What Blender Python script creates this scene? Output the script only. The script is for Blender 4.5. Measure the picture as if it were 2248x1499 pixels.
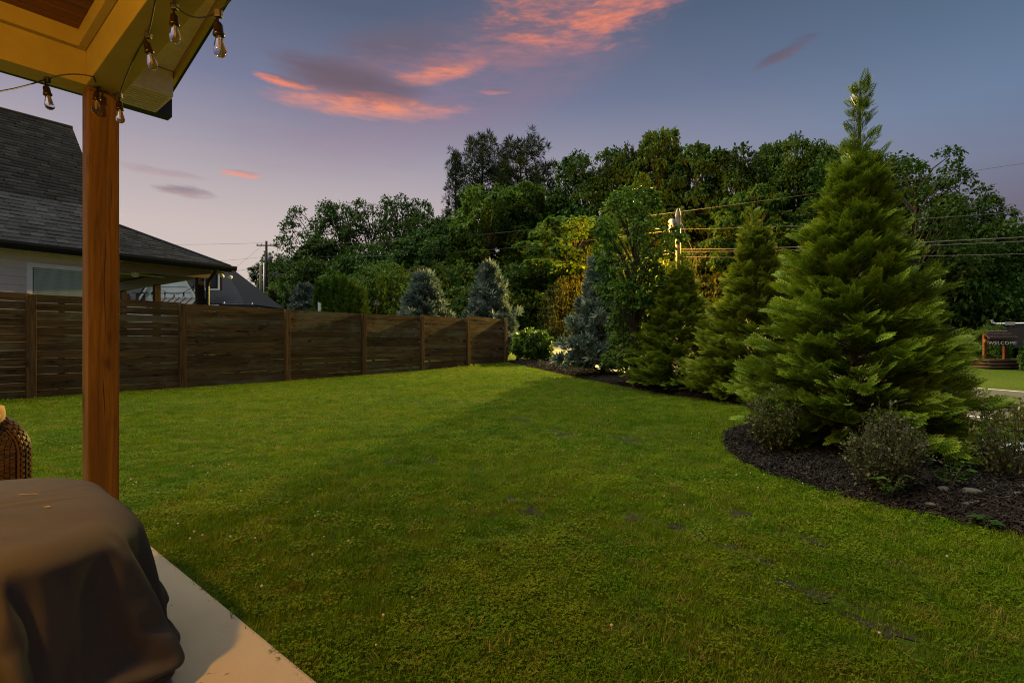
import bpy, bmesh, math, random
import numpy as np
from mathutils import Vector, Matrix, Euler

S = bpy.context.scene
for o in list(bpy.data.objects):
    bpy.data.objects.remove(o)
COL = S.collection
R = math.radians
rng = np.random.default_rng(11)
random.seed(11)

# ------------------------------------------------------------------ camera
CAM_Z = 1.02
cam = bpy.data.objects.new('camera', bpy.data.cameras.new('camera'))
COL.objects.link(cam)
cam.location = (0, 0, CAM_Z)
cam.rotation_euler = (R(90.0), 0, 0)
cam.data.sensor_width = 36.0
cam.data.lens = 17.8
cam.data.clip_start = 0.02
cam.data.clip_end = 2000
S.camera = cam
S.render.engine = 'CYCLES'
S.cycles.use_denoising = True
S.cycles.denoising_prefilter = 'NONE'
S.cycles.denoising_input_passes = 'RGB_ALBEDO_NORMAL'
S.cycles.filter_width = 1.1
S.cycles.max_bounces = 6
S.cycles.transparent_max_bounces = 8
S.cycles.sample_clamp_indirect = 2.0

# ------------------------------------------------------------------ node helpers
def lnk(nt, a, b): nt.links.new(a, b)

def put(nt, sock, v):
    if v is None: return
    if hasattr(v, 'is_output'): nt.links.new(v, sock)
    elif isinstance(v, (tuple, list)) and len(v) == 3 and sock.type == 'RGBA': sock.default_value = (*v, 1)
    else: sock.default_value = v

def mth(nt, op, a, b=None, c=None, clamp=False):
    n = nt.nodes.new('ShaderNodeMath'); n.operation = op; n.use_clamp = clamp
    put(nt, n.inputs[0], a); put(nt, n.inputs[1], b)
    if c is not None: put(nt, n.inputs[2], c)
    return n.outputs[0]

def mixc(nt, f, a, b, blend='MIX'):
    n = nt.nodes.new('ShaderNodeMix'); n.data_type = 'RGBA'; n.blend_type = blend
    put(nt, n.inputs[0], f); put(nt, n.inputs[6], a); put(nt, n.inputs[7], b)
    return n.outputs[2]

def ramp(nt, fac, stops, interp='LINEAR'):
    n = nt.nodes.new('ShaderNodeValToRGB'); r = n.color_ramp; r.interpolation = interp
    while len(r.elements) < len(stops): r.elements.new(0.5)
    for e, (p, c) in zip(r.elements, stops):
        e.position = p; e.color = (*c, 1) if len(c) == 3 else c
    put(nt, n.inputs[0], fac)
    return n.outputs[0]

def noise(nt, vec, scale, detail=4, rough=0.55, dist=0.0):
    n = nt.nodes.new('ShaderNodeTexNoise')
    put(nt, n.inputs['Vector'], vec)
    n.inputs['Scale'].default_value = scale; n.inputs['Detail'].default_value = detail
    n.inputs['Roughness'].default_value = rough; n.inputs['Distortion'].default_value = dist
    return n.outputs[0]

def sstep(nt, x, lo, hi):
    n = nt.nodes.new('ShaderNodeMapRange'); n.interpolation_type = 'SMOOTHSTEP'
    put(nt, n.inputs[0], x); n.inputs[1].default_value = lo; n.inputs[2].default_value = hi
    return n.outputs[0]

def vscale(nt, vec, s):
    n = nt.nodes.new('ShaderNodeMapping'); put(nt, n.inputs['Vector'], vec); n.inputs['Scale'].default_value = s
    return n.outputs[0]

# ------------------------------------------------------------------ world: dusk sky with lit clouds
W = bpy.data.worlds.new('World'); S.world = W; W.use_nodes = True
nt = W.node_tree; nt.nodes.clear()
tc = nt.nodes.new('ShaderNodeTexCoord')
sx = nt.nodes.new('ShaderNodeSeparateXYZ'); lnk(nt, tc.outputs['Generated'], sx.inputs[0])
X_, Y_, Z_ = sx.outputs
az = mth(nt, 'ARCTAN2', X_, Y_)
el = mth(nt, 'ARCSINE', Z_)
eln = mth(nt, 'DIVIDE', el, math.pi / 2, clamp=True)
d2 = lambda v: v / 90.0
left = ramp(nt, eln, [(0.0, (.50, .42, .38)), (d2(6), (.58, .49, .44)), (d2(11), (.54, .455, .44)), (d2(15), (.44, .38, .40)),
                      (d2(20), (.30, .275, .345)), (d2(25), (.168, .18, .278)), (d2(32), (.088, .112, .178)), (d2(50), (.05, .075, .14)), (1, (.042, .065, .125))])
right = ramp(nt, eln, [(0.0, (.17, .12, .15)), (d2(7), (.145, .115, .15)), (d2(11), (.135, .125, .18)), (d2(15), (.15, .175, .26)),
                       (d2(20), (.125, .185, .295)), (d2(27), (.082, .132, .21)), (d2(34), (.060, .097, .162)), (d2(50), (.045, .075, .145)), (1, (.042, .065, .125))])
gl = mth(nt, 'COSINE', mth(nt, 'ADD', az, R(38)))
sky = mixc(nt, sstep(nt, gl, 0.0, 1.0), right, left)
# cloud noise lives on the sky sphere, stretched along the horizon
cv = nt.nodes.new('ShaderNodeCombineXYZ')
put(nt, cv.inputs[0], mth(nt, 'MULTIPLY', az, 1.0)); put(nt, cv.inputs[1], mth(nt, 'MULTIPLY', el, 4.6)); cv.inputs[2].default_value = 3.7
nz = noise(nt, cv.outputs[0], 7.0, 7, 0.62, 0.5)
nz2 = noise(nt, cv.outputs[0], 22.0, 6, 0.6, 0.3)
def cloud(sky, a0, e0, wa, he, tilt, under, top, dens, thr=0.0, edge=0.7, bias=0.0, amp=2.2):
    da = mth(nt, 'SUBTRACT', az, R(a0)); de = mth(nt, 'SUBTRACT', el, R(e0))
    de = mth(nt, 'SUBTRACT', de, mth(nt, 'MULTIPLY', da, tilt))
    qa = mth(nt, 'DIVIDE', da, R(wa)); qe = mth(nt, 'DIVIDE', de, R(he))
    r2 = mth(nt, 'ADD', mth(nt, 'MULTIPLY', qa, qa), mth(nt, 'MULTIPLY', qe, qe))
    m = mth(nt, 'SUBTRACT', 1.0, r2)
    nn = mth(nt, 'ADD', mth(nt, 'MULTIPLY', mth(nt, 'SUBTRACT', nz, 0.5), amp), mth(nt, 'MULTIPLY', mth(nt, 'SUBTRACT', nz2, 0.5), amp * .45))
    v = mth(nt, 'ADD', m, nn)
    a = mth(nt, 'MULTIPLY', sstep(nt, v, thr, thr + edge), dens)
    a = mth(nt, 'MULTIPLY', a, sstep(nt, m, -1.3, .1))
    # the low sun lights the undersides
    lit = mth(nt, 'SUBTRACT', bias, qe)
    lit = mth(nt, 'ADD', lit, mth(nt, 'MULTIPLY', mth(nt, 'SUBTRACT', nz2, 0.5), 2.2))
    col = mixc(nt, sstep(nt, lit, -0.45, .75), top, under)
    return mixc(nt, a, sky, col)
OR = (.90, .235, .105); MV = (.185, .125, .155); DM = (.125, .10, .14)
sky = cloud(sky, -5, 27.5, 24, 6.5, .32, (.30, .17, .235), (.20, .15, .22), .4, -.6, 1.9, 0, 1.1)       # pink veil round the bank
sky = cloud(sky, -17.5, 26.0, 8.5, 1.9, -.06, (.19, .11, .13), (.14, .095, .12), .85, -.3, 1.3, -.3, 1.5)     # grey-mauve body of the lower bank
sky = cloud(sky, -15.2, 24.2, 10.5, 1.25, .03, (.95, .29, .13), (.40, .16, .15), .82, -.45, 2.1, .30, 2.4)    # its glowing flat underside
sky = cloud(sky, -24.0, 25.1, 3.4, .6, -.04, OR, MV, .75, .0, 1.0, .2, 1.6)
sky = cloud(sky, -12.5, 29.4, 8.0, 2.4, .14, (.25, .14, .175), (.14, .105, .14), .62, -.3, 1.5, -.2, 1.6)
sky = cloud(sky, -8.0, 28.0, 6.2, 1.25, .20, (.92, .26, .12), (.36, .16, .165), .80, -.4, 2.1, .15, 2.5)
sky = cloud(sky, 4.0, 31.4, 12.0, 3.0, .12, (.36, .17, .19), (.19, .13, .175), .72, -.3, 1.5, .1, 1.9)
sky = cloud(sky, 8.5, 33.6, 12.0, 3.8, .02, OR, (.27, .15, .17), .80, -.2, 1.7, -.1, 3.4)
sky = cloud(sky, 28.5, 26.7, 3.6, .8, .22, (.16, .105, .14), (.11, .09, .13), .75, .25, .8, 0)
sky = cloud(sky, -32.8, 13.9, 3.4, .75, 0, (.40, .25, .26), (.24, .185, .22), .8, .1, .7, -.1)
sky = cloud(sky, -28.5, 16.3, 2.6, .5, 0, (.75, .30, .22), (.40, .24, .27), .75, .35, .6, .3)
sky = cloud(sky, -35.5, 15.4, 5.5, .55, 0, (.42, .26, .27), (.33, .24, .28), .5, .35, .7, .1)
sky = cloud(sky, -39.5, 11.2, 2.6, .7, 0, (.85, .60, .44), (.6, .45, .4), .55, .2, .8, .2)
sky = cloud(sky, -2.0, 26.2, 2.2, .35, 0, (.55, .22, .2), MV, .5, .2, .8, .3)
bg = nt.nodes.new('ShaderNodeBackground'); put(nt, bg.inputs[0], sky); bg.inputs[1].default_value = 1.12
wo = nt.nodes.new('ShaderNodeOutputWorld'); lnk(nt, bg.outputs[0], wo.inputs[0])

# one very soft "sun": the after-glow high in the west
sl = bpy.data.lights.new('sun', 'SUN'); sl.energy = 4.4; sl.angle = R(70); sl.color = (1.0, .95, .73)
sun = bpy.data.objects.new('sun', sl); COL.objects.link(sun)
sun.rotation_euler = Vector((0.42, -0.10, -1.0)).to_track_quat('-Z', 'Y').to_euler()
S.view_settings.view_transform = 'Standard'; S.view_settings.look = 'None'
S.view_settings.gamma = 1; S.view_settings.exposure = 0.0; S.view_settings.use_curve_mapping = False

# ------------------------------------------------------------------ objects helpers
def tag(o, label=None, cat=None, group=None, kind=None):
    if label: o['label'] = label
    if cat: o['category'] = cat
    if group: o['group'] = group
    if kind: o['kind'] = kind
    return o

def thing(name, label, cat, loc=(0, 0, 0), rz=0.0, group=None):
    o = bpy.data.objects.new(name, None); COL.objects.link(o)
    o.empty_display_size = .1; o.location = loc; o.rotation_euler = (0, 0, rz)
    return tag(o, label, cat, group)

def link(name, me, m=None, parent=None, smooth=False):
    if m is not None and not me.materials: me.materials.append(m)
    if smooth: me.polygons.foreach_set('use_smooth', np.ones(len(me.polygons), bool))
    o = bpy.data.objects.new(name, me); COL.objects.link(o)
    if parent is not None: o.parent = parent
    return o

def world_child(o, parent):
    """parent that keeps world coordinates baked in the mesh (thing empties are only moved, not scaled)"""
    o.parent = parent
    o.matrix_parent_inverse = (Matrix.Translation(parent.location) @ parent.rotation_euler.to_matrix().to_4x4()).inverted()
    return o

def np_mesh(name, V, quads=None, tris=None):
    me = bpy.data.meshes.new(name)
    V = np.ascontiguousarray(V, dtype=np.float32).reshape(-1, 3)
    me.vertices.add(len(V)); me.vertices.foreach_set('co', V.ravel())
    idx = []; st = []; n = 0; tot = 0
    if quads is not None and len(quads):
        q = np.asarray(quads, np.int32); idx.append(q.ravel()); st.append(np.arange(len(q)) * 4); n += len(q); tot += 4 * len(q)
    if tris is not None and len(tris):
        t = np.asarray(tris, np.int32); idx.append(t.ravel()); st.append(tot + np.arange(len(t)) * 3); n += len(t)
    ii = np.concatenate(idx).astype(np.int32); ss = np.concatenate(st).astype(np.int32)
    me.loops.add(len(ii)); me.loops.foreach_set('vertex_index', ii)
    me.polygons.add(n); me.polygons.foreach_set('loop_start', ss)
    me.update(calc_edges=True)
    return me

class MB:
    """collects simple shapes into one mesh"""
    def __init__(s): s.bm = bmesh.new()
    def box(s, lo, hi, mat=None, bev=0.0):
        lo = Vector(lo); hi = Vector(hi); c = (lo + hi) / 2; d = hi - lo
        m = Matrix.Translation(c) @ Matrix.Diagonal((d.x, d.y, d.z, 1))
        if mat is not None: m = mat @ m
        r = bmesh.ops.create_cube(s.bm, size=1, matrix=m)
        if bev:
            es = list({e for v in r['verts'] for e in v.link_edges})
            bmesh.ops.bevel(s.bm, geom=es, offset=bev, segments=2, affect='EDGES', profile=.6)
        return s
    def tube(s, pts, rad, n=8, cap=True):
        pts = [Vector(p) for p in pts]
        rads = rad if hasattr(rad, '__len__') else [rad] * len(pts)
        rings = []; up0 = None
        for i, p in enumerate(pts):
            t = (pts[min(i + 1, len(pts) - 1)] - pts[max(i - 1, 0)])
            t = t.normalized() if t.length > 1e-9 else Vector((0, 0, 1))
            if up0 is None: up0 = t.orthogonal().normalized()
            a = (up0 - t * up0.dot(t)); a = a.normalized() if a.length > 1e-6 else t.orthogonal().normalized(); up0 = a
            b = t.cross(a)
            rings.append([s.bm.verts.new(p + (a * math.cos(6.28318 * k / n) + b * math.sin(6.28318 * k / n)) * rads[i]) for k in range(n)])
        for i in range(len(rings) - 1):
            for k in range(n):
                s.bm.faces.new((rings[i][k], rings[i][(k + 1) % n], rings[i + 1][(k + 1) % n], rings[i + 1][k]))
        if cap:
            s.bm.faces.new(rings[0][::-1]); s.bm.faces.new(rings[-1])
        return s
    def lathe(s, prof, n=14, mat=None):
        rings = []
        for r, z in prof:
            ring = [Vector((r * math.cos(6.28318 * k / n), r * math.sin(6.28318 * k / n), z)) for k in range(n)]
            if mat is not None: ring = [mat @ v for v in ring]
            rings.append([s.bm.verts.new(v) for v in ring])
        for i in range(len(rings) - 1):
            for k in range(n):
                s.bm.faces.new((rings[i][k], rings[i][(k + 1) % n], rings[i + 1][(k + 1) % n], rings[i + 1][k]))
        s.bm.faces.new(rings[0][::-1]); s.bm.faces.new(rings[-1])
        return s
    def poly(s, pts):
        s.bm.faces.new([s.bm.verts.new(p) for p in pts]); return s
    def prism(s, pts, off):
        off = Vector(off); a = [s.bm.verts.new(p) for p in pts]; b = [s.bm.verts.new(Vector(p) + off) for p in pts]; n = len(pts)
        s.bm.faces.new(a[::-1]); s.bm.faces.new(b)
        for k in range(n): s.bm.faces.new((a[k], a[(k + 1) % n], b[(k + 1) % n], b[k]))
        return s
    def mesh(s, name):
        bmesh.ops.recalc_face_normals(s.bm, faces=s.bm.faces[:])
        me = bpy.data.meshes.new(name); s.bm.to_mesh(me); s.bm.free(); return me
    def build(s, name, m, parent=None, smooth=False): return link(name, s.mesh(name), m, parent, smooth)

# ------------------------------------------------------------------ materials
def newmat(name):
    m = bpy.data.materials.new(name); m.use_nodes = True
    return m, m.node_tree, m.node_tree.nodes['Principled BSDF']

def objcoord(nt): return nt.nodes.new('ShaderNodeTexCoord').outputs['Object']
def wpos(nt): return nt.nodes.new('ShaderNodeNewGeometry').outputs['Position']
def orand(nt): return nt.nodes.new('ShaderNodeObjectInfo').outputs['Random']
def irand(nt): return nt.nodes.new('ShaderNodeNewGeometry').outputs['Random Per Island']
def bump(nt, b, h, strength, dist=0.01):
    n = nt.nodes.new('ShaderNodeBump'); n.inputs['Strength'].default_value = strength; n.inputs['Distance'].default_value = dist
    put(nt, n.inputs['Height'], h); lnk(nt, n.outputs[0], b.inputs['Normal'])

def plain(name, c, rough=.6, metal=0.0, var=.15, scale=6.0, bmp=0.0, spec=.5):
    m, nt, b = newmat(name)
    n = noise(nt, objcoord(nt), scale, 5, .6)
    k = sstep(nt, n, .3, .7)
    put(nt, b.inputs['Base Color'], mixc(nt, k, tuple(x * (1 - var) for x in c), tuple(min(1, x * (1 + var)) for x in c)))
    b.inputs['Roughness'].default_value = rough; b.inputs['Metallic'].default_value = metal
    b.inputs['Specular IOR Level'].default_value = spec
    if bmp: bump(nt, b, noise(nt, objcoord(nt), scale * 6, 5, .6), bmp, .004)
    return m

def wood(name, dark, mid, light, axis=0, rough=.75, gs=1.0, weather=None, spec=.25):
    """grain along one local axis, offset per board"""
    m, nt, b = newmat(name)
    rnd = orand(nt)
    add = nt.nodes.new('ShaderNodeVectorMath'); add.operation = 'ADD'
    cb = nt.nodes.new('ShaderNodeCombineXYZ')
    for k in range(3): put(nt, cb.inputs[k], mth(nt, 'MULTIPLY', rnd, 37.0 + 11 * k))
    put(nt, add.inputs[0], objcoord(nt)); put(nt, add.inputs[1], cb.outputs[0])
    sc = [26 * gs] * 3; sc[axis] = 1.4 * gs
    g = noise(nt, vscale(nt, add.outputs[0], sc), 1.0, 8, .62, .8)
    sc2 = [90 * gs] * 3; sc2[axis] = 3.0 * gs
    g2 = noise(nt, vscale(nt, add.outputs[0], sc2), 1.0, 4, .6, .2)
    sc3 = [9 * gs] * 3; sc3[axis] = 2.6 * gs
    kn = noise(nt, vscale(nt, add.outputs[0], sc3), 1.0, 3, .5, .3)
    c = ramp(nt, g, [(.30, dark), (.5, mid), (.70, light)])
    c = mixc(nt, mth(nt, 'MULTIPLY', sstep(nt, g2, .5, .75), .55), c, dark)
    c = mixc(nt, mth(nt, 'MULTIPLY', sstep(nt, kn, .59, .73), .85), c, tuple(x * .35 for x in dark))
    hsv = nt.nodes.new('ShaderNodeHueSaturation'); put(nt, hsv.inputs['Color'], c)
    put(nt, hsv.inputs['Value'], mth(nt, 'ADD', .72, mth(nt, 'MULTIPLY', mth(nt, 'FRACT', mth(nt, 'MULTIPLY', rnd, 7.3)), .6)))
    c = hsv.outputs[0]
    if weather:
        wn = noise(nt, vscale(nt, wpos(nt), (1.3, 1.3, 2.6)), 1.0, 6, .68, .6)
        f = sstep(nt, mth(nt, 'ADD', wn, mth(nt, 'MULTIPLY', mth(nt, 'SUBTRACT', mth(nt, 'FRACT', mth(nt, 'MULTIPLY', rnd, 3.1)), .5), .28)), .48, .74)
        c = mixc(nt, mth(nt, 'MULTIPLY', f, mth(nt, 'MULTIPLY', g, 1.3)), c, weather)
    put(nt, b.inputs['Base Color'], c)
    b.inputs['Roughness'].default_value = rough; b.inputs['Specular IOR Level'].default_value = spec
    bump(nt, b, mth(nt, 'ADD', g, mth(nt, 'MULTIPLY', g2, .5)), .35, .006)
    return m

def leafmat(name, cols, trans=.3, rough=.55, vs=.35, spec=.12, inst=False):
    m, nt, b = newmat(name)
    at_ = nt.nodes.new('ShaderNodeAttribute'); at_.attribute_name = 'tone'
    r = mth(nt, 'ADD', mth(nt, 'MULTIPLY', irand(nt), .28), mth(nt, 'MULTIPLY', at_.outputs['Fac'], .72))
    n = len(cols)
    c = ramp(nt, r, [((k + .5) / n, x) for k, x in enumerate(cols)])
    big = noise(nt, wpos(nt), vs, 3, .6)
    hsv = nt.nodes.new('ShaderNodeHueSaturation'); put(nt, hsv.inputs['Color'], c)
    put(nt, hsv.inputs['Value'], mth(nt, 'ADD', .50, mth(nt, 'ADD', mth(nt, 'MULTIPLY', big, .5), mth(nt, 'MULTIPLY', at_.outputs['Fac'], .5))))
    put(nt, hsv.inputs['Hue'], mth(nt, 'ADD', .485, mth(nt, 'MULTIPLY', orand(nt), .03)))
    c = hsv.outputs[0]
    put(nt, b.inputs['Base Color'], c); b.inputs['Roughness'].default_value = rough
    b.inputs['Specular IOR Level'].default_value = spec
    t = nt.nodes.new('ShaderNodeBsdfTranslucent'); put(nt, t.inputs[0], c)
    mx = nt.nodes.new('ShaderNodeMixShader'); mx.inputs[0].default_value = trans
    lnk(nt, b.outputs[0], mx.inputs[1]); lnk(nt, t.outputs[0], mx.inputs[2])
    lnk(nt, mx.outputs[0], nt.nodes['Material Output'].inputs[0])
    return m

M = {}
M['paint'] = plain('cream_paint', (.33, .25, .05), .45, 0, .05, 9, .06)
M['cedar'] = wood('cedar_stain', (.12, .055, .009), (.215, .106, .017), (.30, .155, .027), axis=2, rough=.65, gs=.9, spec=.12)
M['ceil'] = wood('ceiling_stain', (.035, .012, .006), (.085, .028, .012), (.14, .05, .02), axis=1, rough=.4, gs=.8, spec=.4)
M['fence'] = wood('fence_stain', (.044, .025, .012), (.14, .082, .033), (.25, .138, .048), axis=0, rough=.85, weather=(.22, .19, .11), spec=.15)
M['fpost'] = wood('fence_post_stain', (.055, .032, .015), (.14, .08, .034), (.23, .125, .048), axis=2, rough=.85, weather=(.11, .09, .06), spec=.15)
M['dkwood'] = wood('dark_porch_wood', (.012, .006, .004), (.03, .014, .008), (.05, .022, .012), axis=2, rough=.7)
M['darkmetal'] = plain('dark_bronze_metal', (.022, .022, .024), .4, .6, .2, 8)
M['bronze'] = plain('socket_bronze', (.075, .045, .020), .35, .8, .25, 60)
M['cable'] = plain('black_cable', (.012, .010, .009), .5, 0, .2, 40)
M['tanpaint'] = plain('tan_porch_paint', (.20, .145, .085), .6, 0, .08, 9)
M['soffit'] = plain('vented_soffit', (.50, .44, .33), .55, 0, .08, 30)
M['siding'] = plain('warm_grey_siding', (.66, .60, .575), .6, 0, .06, 5, .1)
M['white'] = plain('white_paint', (.78, .80, .84), .5, 0, .05, 4)
M['whiteb'] = plain('white_siding', (.66, .69, .77), .6, 0, .06, 2)
M['greymetal'] = plain('grey_standing_seam', (.12, .125, .14), .45, .4, .1, 3)
M['blind'] = plain('pale_blind', (.42, .53, .53), .6, 0, .05, 5)
M['bark'] = plain('grey_brown_bark', (.055, .042, .032), .9, 0, .4, 9, .8)
M['twig'] = plain('brown_twig', (.05, .042, .026), .85, 0, .3, 20)
M['pole'] = plain('weathered_pole', (.16, .125, .095), .85, 0, .25, 5, .3)
M['steel'] = plain('pale_galvanised_steel', (.42, .43, .45), .4, .7, .1, 6)
M['wire'] = plain('dull_wire', (.10, .10, .10), .7, 0, .1, 6)
M['lampcase'] = plain('grey_lamp_casing', (.3, .3, .3), .5, .3, .1, 6)
M['stone'] = plain('grey_stone', (.085, .08, .075), .85, 0, .35, 9, .6)
M['rubberblack'] = plain('black_rubber', (.015, .015, .015), .8, 0, .2, 9)
M['vandark'] = plain('dark_van_paint', (.03, .033, .04), .25, .2, .1, 3)
M['vansilver'] = plain('silver_van_paint', (.30, .32, .35), .3, .3, .05, 3)
M['logs'] = wood('well_logs', (.03, .017, .011), (.075, .042, .027), (.12, .07, .045), axis=0, rough=.85)
M['redwood'] = wood('red_brown_timber', (.09, .028, .012), (.19, .06, .024), (.27, .095, .04), axis=2, rough=.7)
M['roofbrown'] = plain('brown_shake', (.085, .055, .05), .85, 0, .25, 8, .4)
M['letter'] = plain('pale_letter_paint', (.55, .58, .60), .6, 0, .05, 9)
M['tan'] = plain('tan_cushion_fabric', (.42, .26, .11), .85, 0, .12, 60, .3)
M['piping'] = plain('amber_piping', (.50, .28, .07), .7, 0, .1, 60)

def glassmat(name, tint=(1, 1, 1), rough=.0, alpha=None):
    m, nt, b = newmat(name)
    b.inputs['Base Color'].default_value = (*tint, 1); b.inputs['Roughness'].default_value = rough
    b.inputs['Transmission Weight'].default_value = 1.0; b.inputs['IOR'].default_value = 1.25
    return m
M['bulb'] = glassmat('clear_bulb_glass', (.96, .95, .92), .02)
def panemat():
    m, nt, b = newmat('dark_window_glass')
    b.inputs['Base Color'].default_value = (.02, .026, .03, 1); b.inputs['Roughness'].default_value = .06
    return m
M['pane'] = panemat()
def filam():
    m, nt, b = newmat('bulb_filament')
    b.inputs['Base Color'].default_value = (.85, .52, .18, 1); b.inputs['Roughness'].default_value = .5
    return m
M['filament'] = filam()

def concrete():
    m, nt, b = newmat('broom_finished_concrete')
    p = wpos(nt)
    n1 = noise(nt, p, 1.6, 6, .6); n2 = noise(nt, p, 60, 5, .7)
    rot = nt.nodes.new('ShaderNodeMapping'); put(nt, rot.inputs['Vector'], p); rot.inputs['Rotation'].default_value = (0, 0, R(-50.3)); 
    br = noise(nt, vscale(nt, rot.outputs[0], (170, 4, 4)), 1.0, 3, .6)
    c = ramp(nt, n1, [(.3, (.27, .222, .16)), (.7, (.34, .283, .205))])
    c = mixc(nt, mth(nt, 'MULTIPLY', sstep(nt, n2, .55, .8), .35), c, (.24, .21, .18))
    c = mixc(nt, sstep(nt, noise(nt, p, 24, 2, .4), .74, .78), c, (.09, .07, .05))
    put(nt, b.inputs['Base Color'], c); b.inputs['Roughness'].default_value = .85
    bump(nt, b, mth(nt, 'ADD', br, mth(nt, 'MULTIPLY', n2, .6)), .35, .004)
    return m
M['concrete'] = concrete()

def groundmat():
    m, nt, b = newmat('turf_soil')
    p = wpos(nt)
    n1 = noise(nt, p, .45, 5, .6); n2 = noise(nt, p, 9, 6, .7); n3 = noise(nt, p, 55, 4, .7)
    c = ramp(nt, n1, [(.3, (.036, .078, .003)), (.7, (.07, .10, .005))])
    c = mixc(nt, sstep(nt, n2, .45, .7), c, (.034, .056, .005))
    c = mixc(nt, mth(nt, 'MULTIPLY', sstep(nt, n3, .5, .75), .7), c, (.055, .07, .012))
    # bare earth under the turf close by
    c = mixc(nt, mth(nt, 'MULTIPLY', sstep(nt, noise(nt, p, 2.3, 5, .6), .55, .7), .5), c, (.040, .031, .024))
    put(nt, b.inputs['Base Color'], c); b.inputs['Roughness'].default_value = .95; b.inputs['Specular IOR Level'].default_value = .1
    bump(nt, b, mth(nt, 'ADD', n2, n3), .8, .03)
    return m
M['ground'] = groundmat()

def asphalt():
    m, nt, b = newmat('worn_asphalt')
    p = wpos(nt)
    n1 = noise(nt, p, .7, 6, .65); n2 = noise(nt, p, 45, 4, .7)
    c = ramp(nt, n1, [(.3, (.036, .035, .036)), (.7, (.055, .053, .052))])
    c = mixc(nt, mth(nt, 'MULTIPLY', sstep(nt, n2, .5, .7), .4), c, (.085, .082, .078))
    put(nt, b.inputs['Base Color'], c); b.inputs['Roughness'].default_value = .85
    bump(nt, b, n2, .3, .005)
    return m
M['asphalt'] = asphalt()
M['yellowline'] = plain('yellow_road_paint', (.45, .33, .03), .7, 0, .2, 9)
M['whiteline'] = plain('white_road_paint', (.62, .60, .55), .7, 0, .2, 9)

def mulch():
    m, nt, b = newmat('dark_mulch')
    p = wpos(nt)
    n2 = noise(nt, vscale(nt, p, (1, 1, 1)), 38, 5, .7); n3 = noise(nt, p, 3, 4, .6)
    c = ramp(nt, n2, [(.3, (.006, .005, .0045)), (.6, (.020, .015, .012)), (.8, (.05, .034, .024))])
    put(nt, b.inputs['Base Color'], c); b.inputs['Roughness'].default_value = .95; b.inputs['Specular IOR Level'].default_value = .15
    bump(nt, b, n2, 1.0, .03)
    return m
M['mulch'] = mulch()
M['soil'] = plain('trodden_soil', (.030, .028, .016), .95, 0, .35, 14, .8, .1)
def chipmat():
    m, nt, b = newmat('mulch_chip')
    c = ramp(nt, mth(nt, 'FRACT', mth(nt, 'ADD', orand(nt), irand(nt))), [(0, (.006, .0055, .006)), (.55, (.015, .013, .013)), (.9, (.032, .025, .021)), (1, (.085, .065, .05))])
    far = sstep(nt, noise(nt, wpos(nt), .35, 3, .5), .4, .7)
    put(nt, b.inputs['Base Color'], mixc(nt, mth(nt, 'MULTIPLY', far, .3), c, (.07, .03, .02))); b.inputs['Roughness'].default_value = .9
    b.inputs['Specular IOR Level'].default_value = .2
    return m
M['chip'] = chipmat()

def shingle():
    m, nt, b = newmat('charcoal_shingle')
    r = mth(nt, 'FRACT', mth(nt, 'ADD', irand(nt), orand(nt)))
    c = ramp(nt, r, [(0, (.008, .010, .017)), (.35, (.014, .018, .032)), (.7, (.020, .026, .044)), (1, (.040, .045, .062))])
    n = noise(nt, wpos(nt), 160, 3, .7)
    c = mixc(nt, mth(nt, 'MULTIPLY', n, .5), c, (.034, .038, .052))
    put(nt, b.inputs['Base Color'], c); b.inputs['Roughness'].default_value = .9; b.inputs['Specular IOR Level'].default_value = .15
    bump(nt, b, n, .4, .003)
    return m
M['shingle'] = shingle()

def covermat():
    m, nt, b = newmat('dark_cover_fabric')
    p = objcoord(nt)
    n1 = noise(nt, p, 3, 5, .6); n2 = noise(nt, p, 300, 2, .5); n3 = noise(nt, p, 11, 4, .65)
    c = ramp(nt, n1, [(.3, (.046, .039, .032)), (.7, (.064, .054, .043))])
    c = mixc(nt, mth(nt, 'MULTIPLY', sstep(nt, n3, .62, .75), .35), c, (.04, .034, .03))
    put(nt, b.inputs['Base Color'], c); b.inputs['Roughness'].default_value = .68; b.inputs['Specular IOR Level'].default_value = .22
    bump(nt, b, mth(nt, "ADD", mth(nt, "MULTIPLY", n2, .25), mth(nt, 'MULTIPLY', mth(nt, 'ABSOLUTE', mth(nt, 'SUBTRACT', noise(nt, p, 5.5, 3, .5, 1.2), .5)), 1.0)), .22, .008)
    return m
M['cover'] = covermat()

def wicker():
    m, nt, b = newmat('brown_wicker')
    r = mth(nt, 'FRACT', mth(nt, 'ADD', irand(nt), orand(nt)))
    put(nt, b.inputs['Base Color'], ramp(nt, r, [(0, (.026, .014, .008)), (1, (.075, .040, .021))]))
    b.inputs['Roughness'].default_value = .32
    return m
M['wicker'] = wicker()

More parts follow.
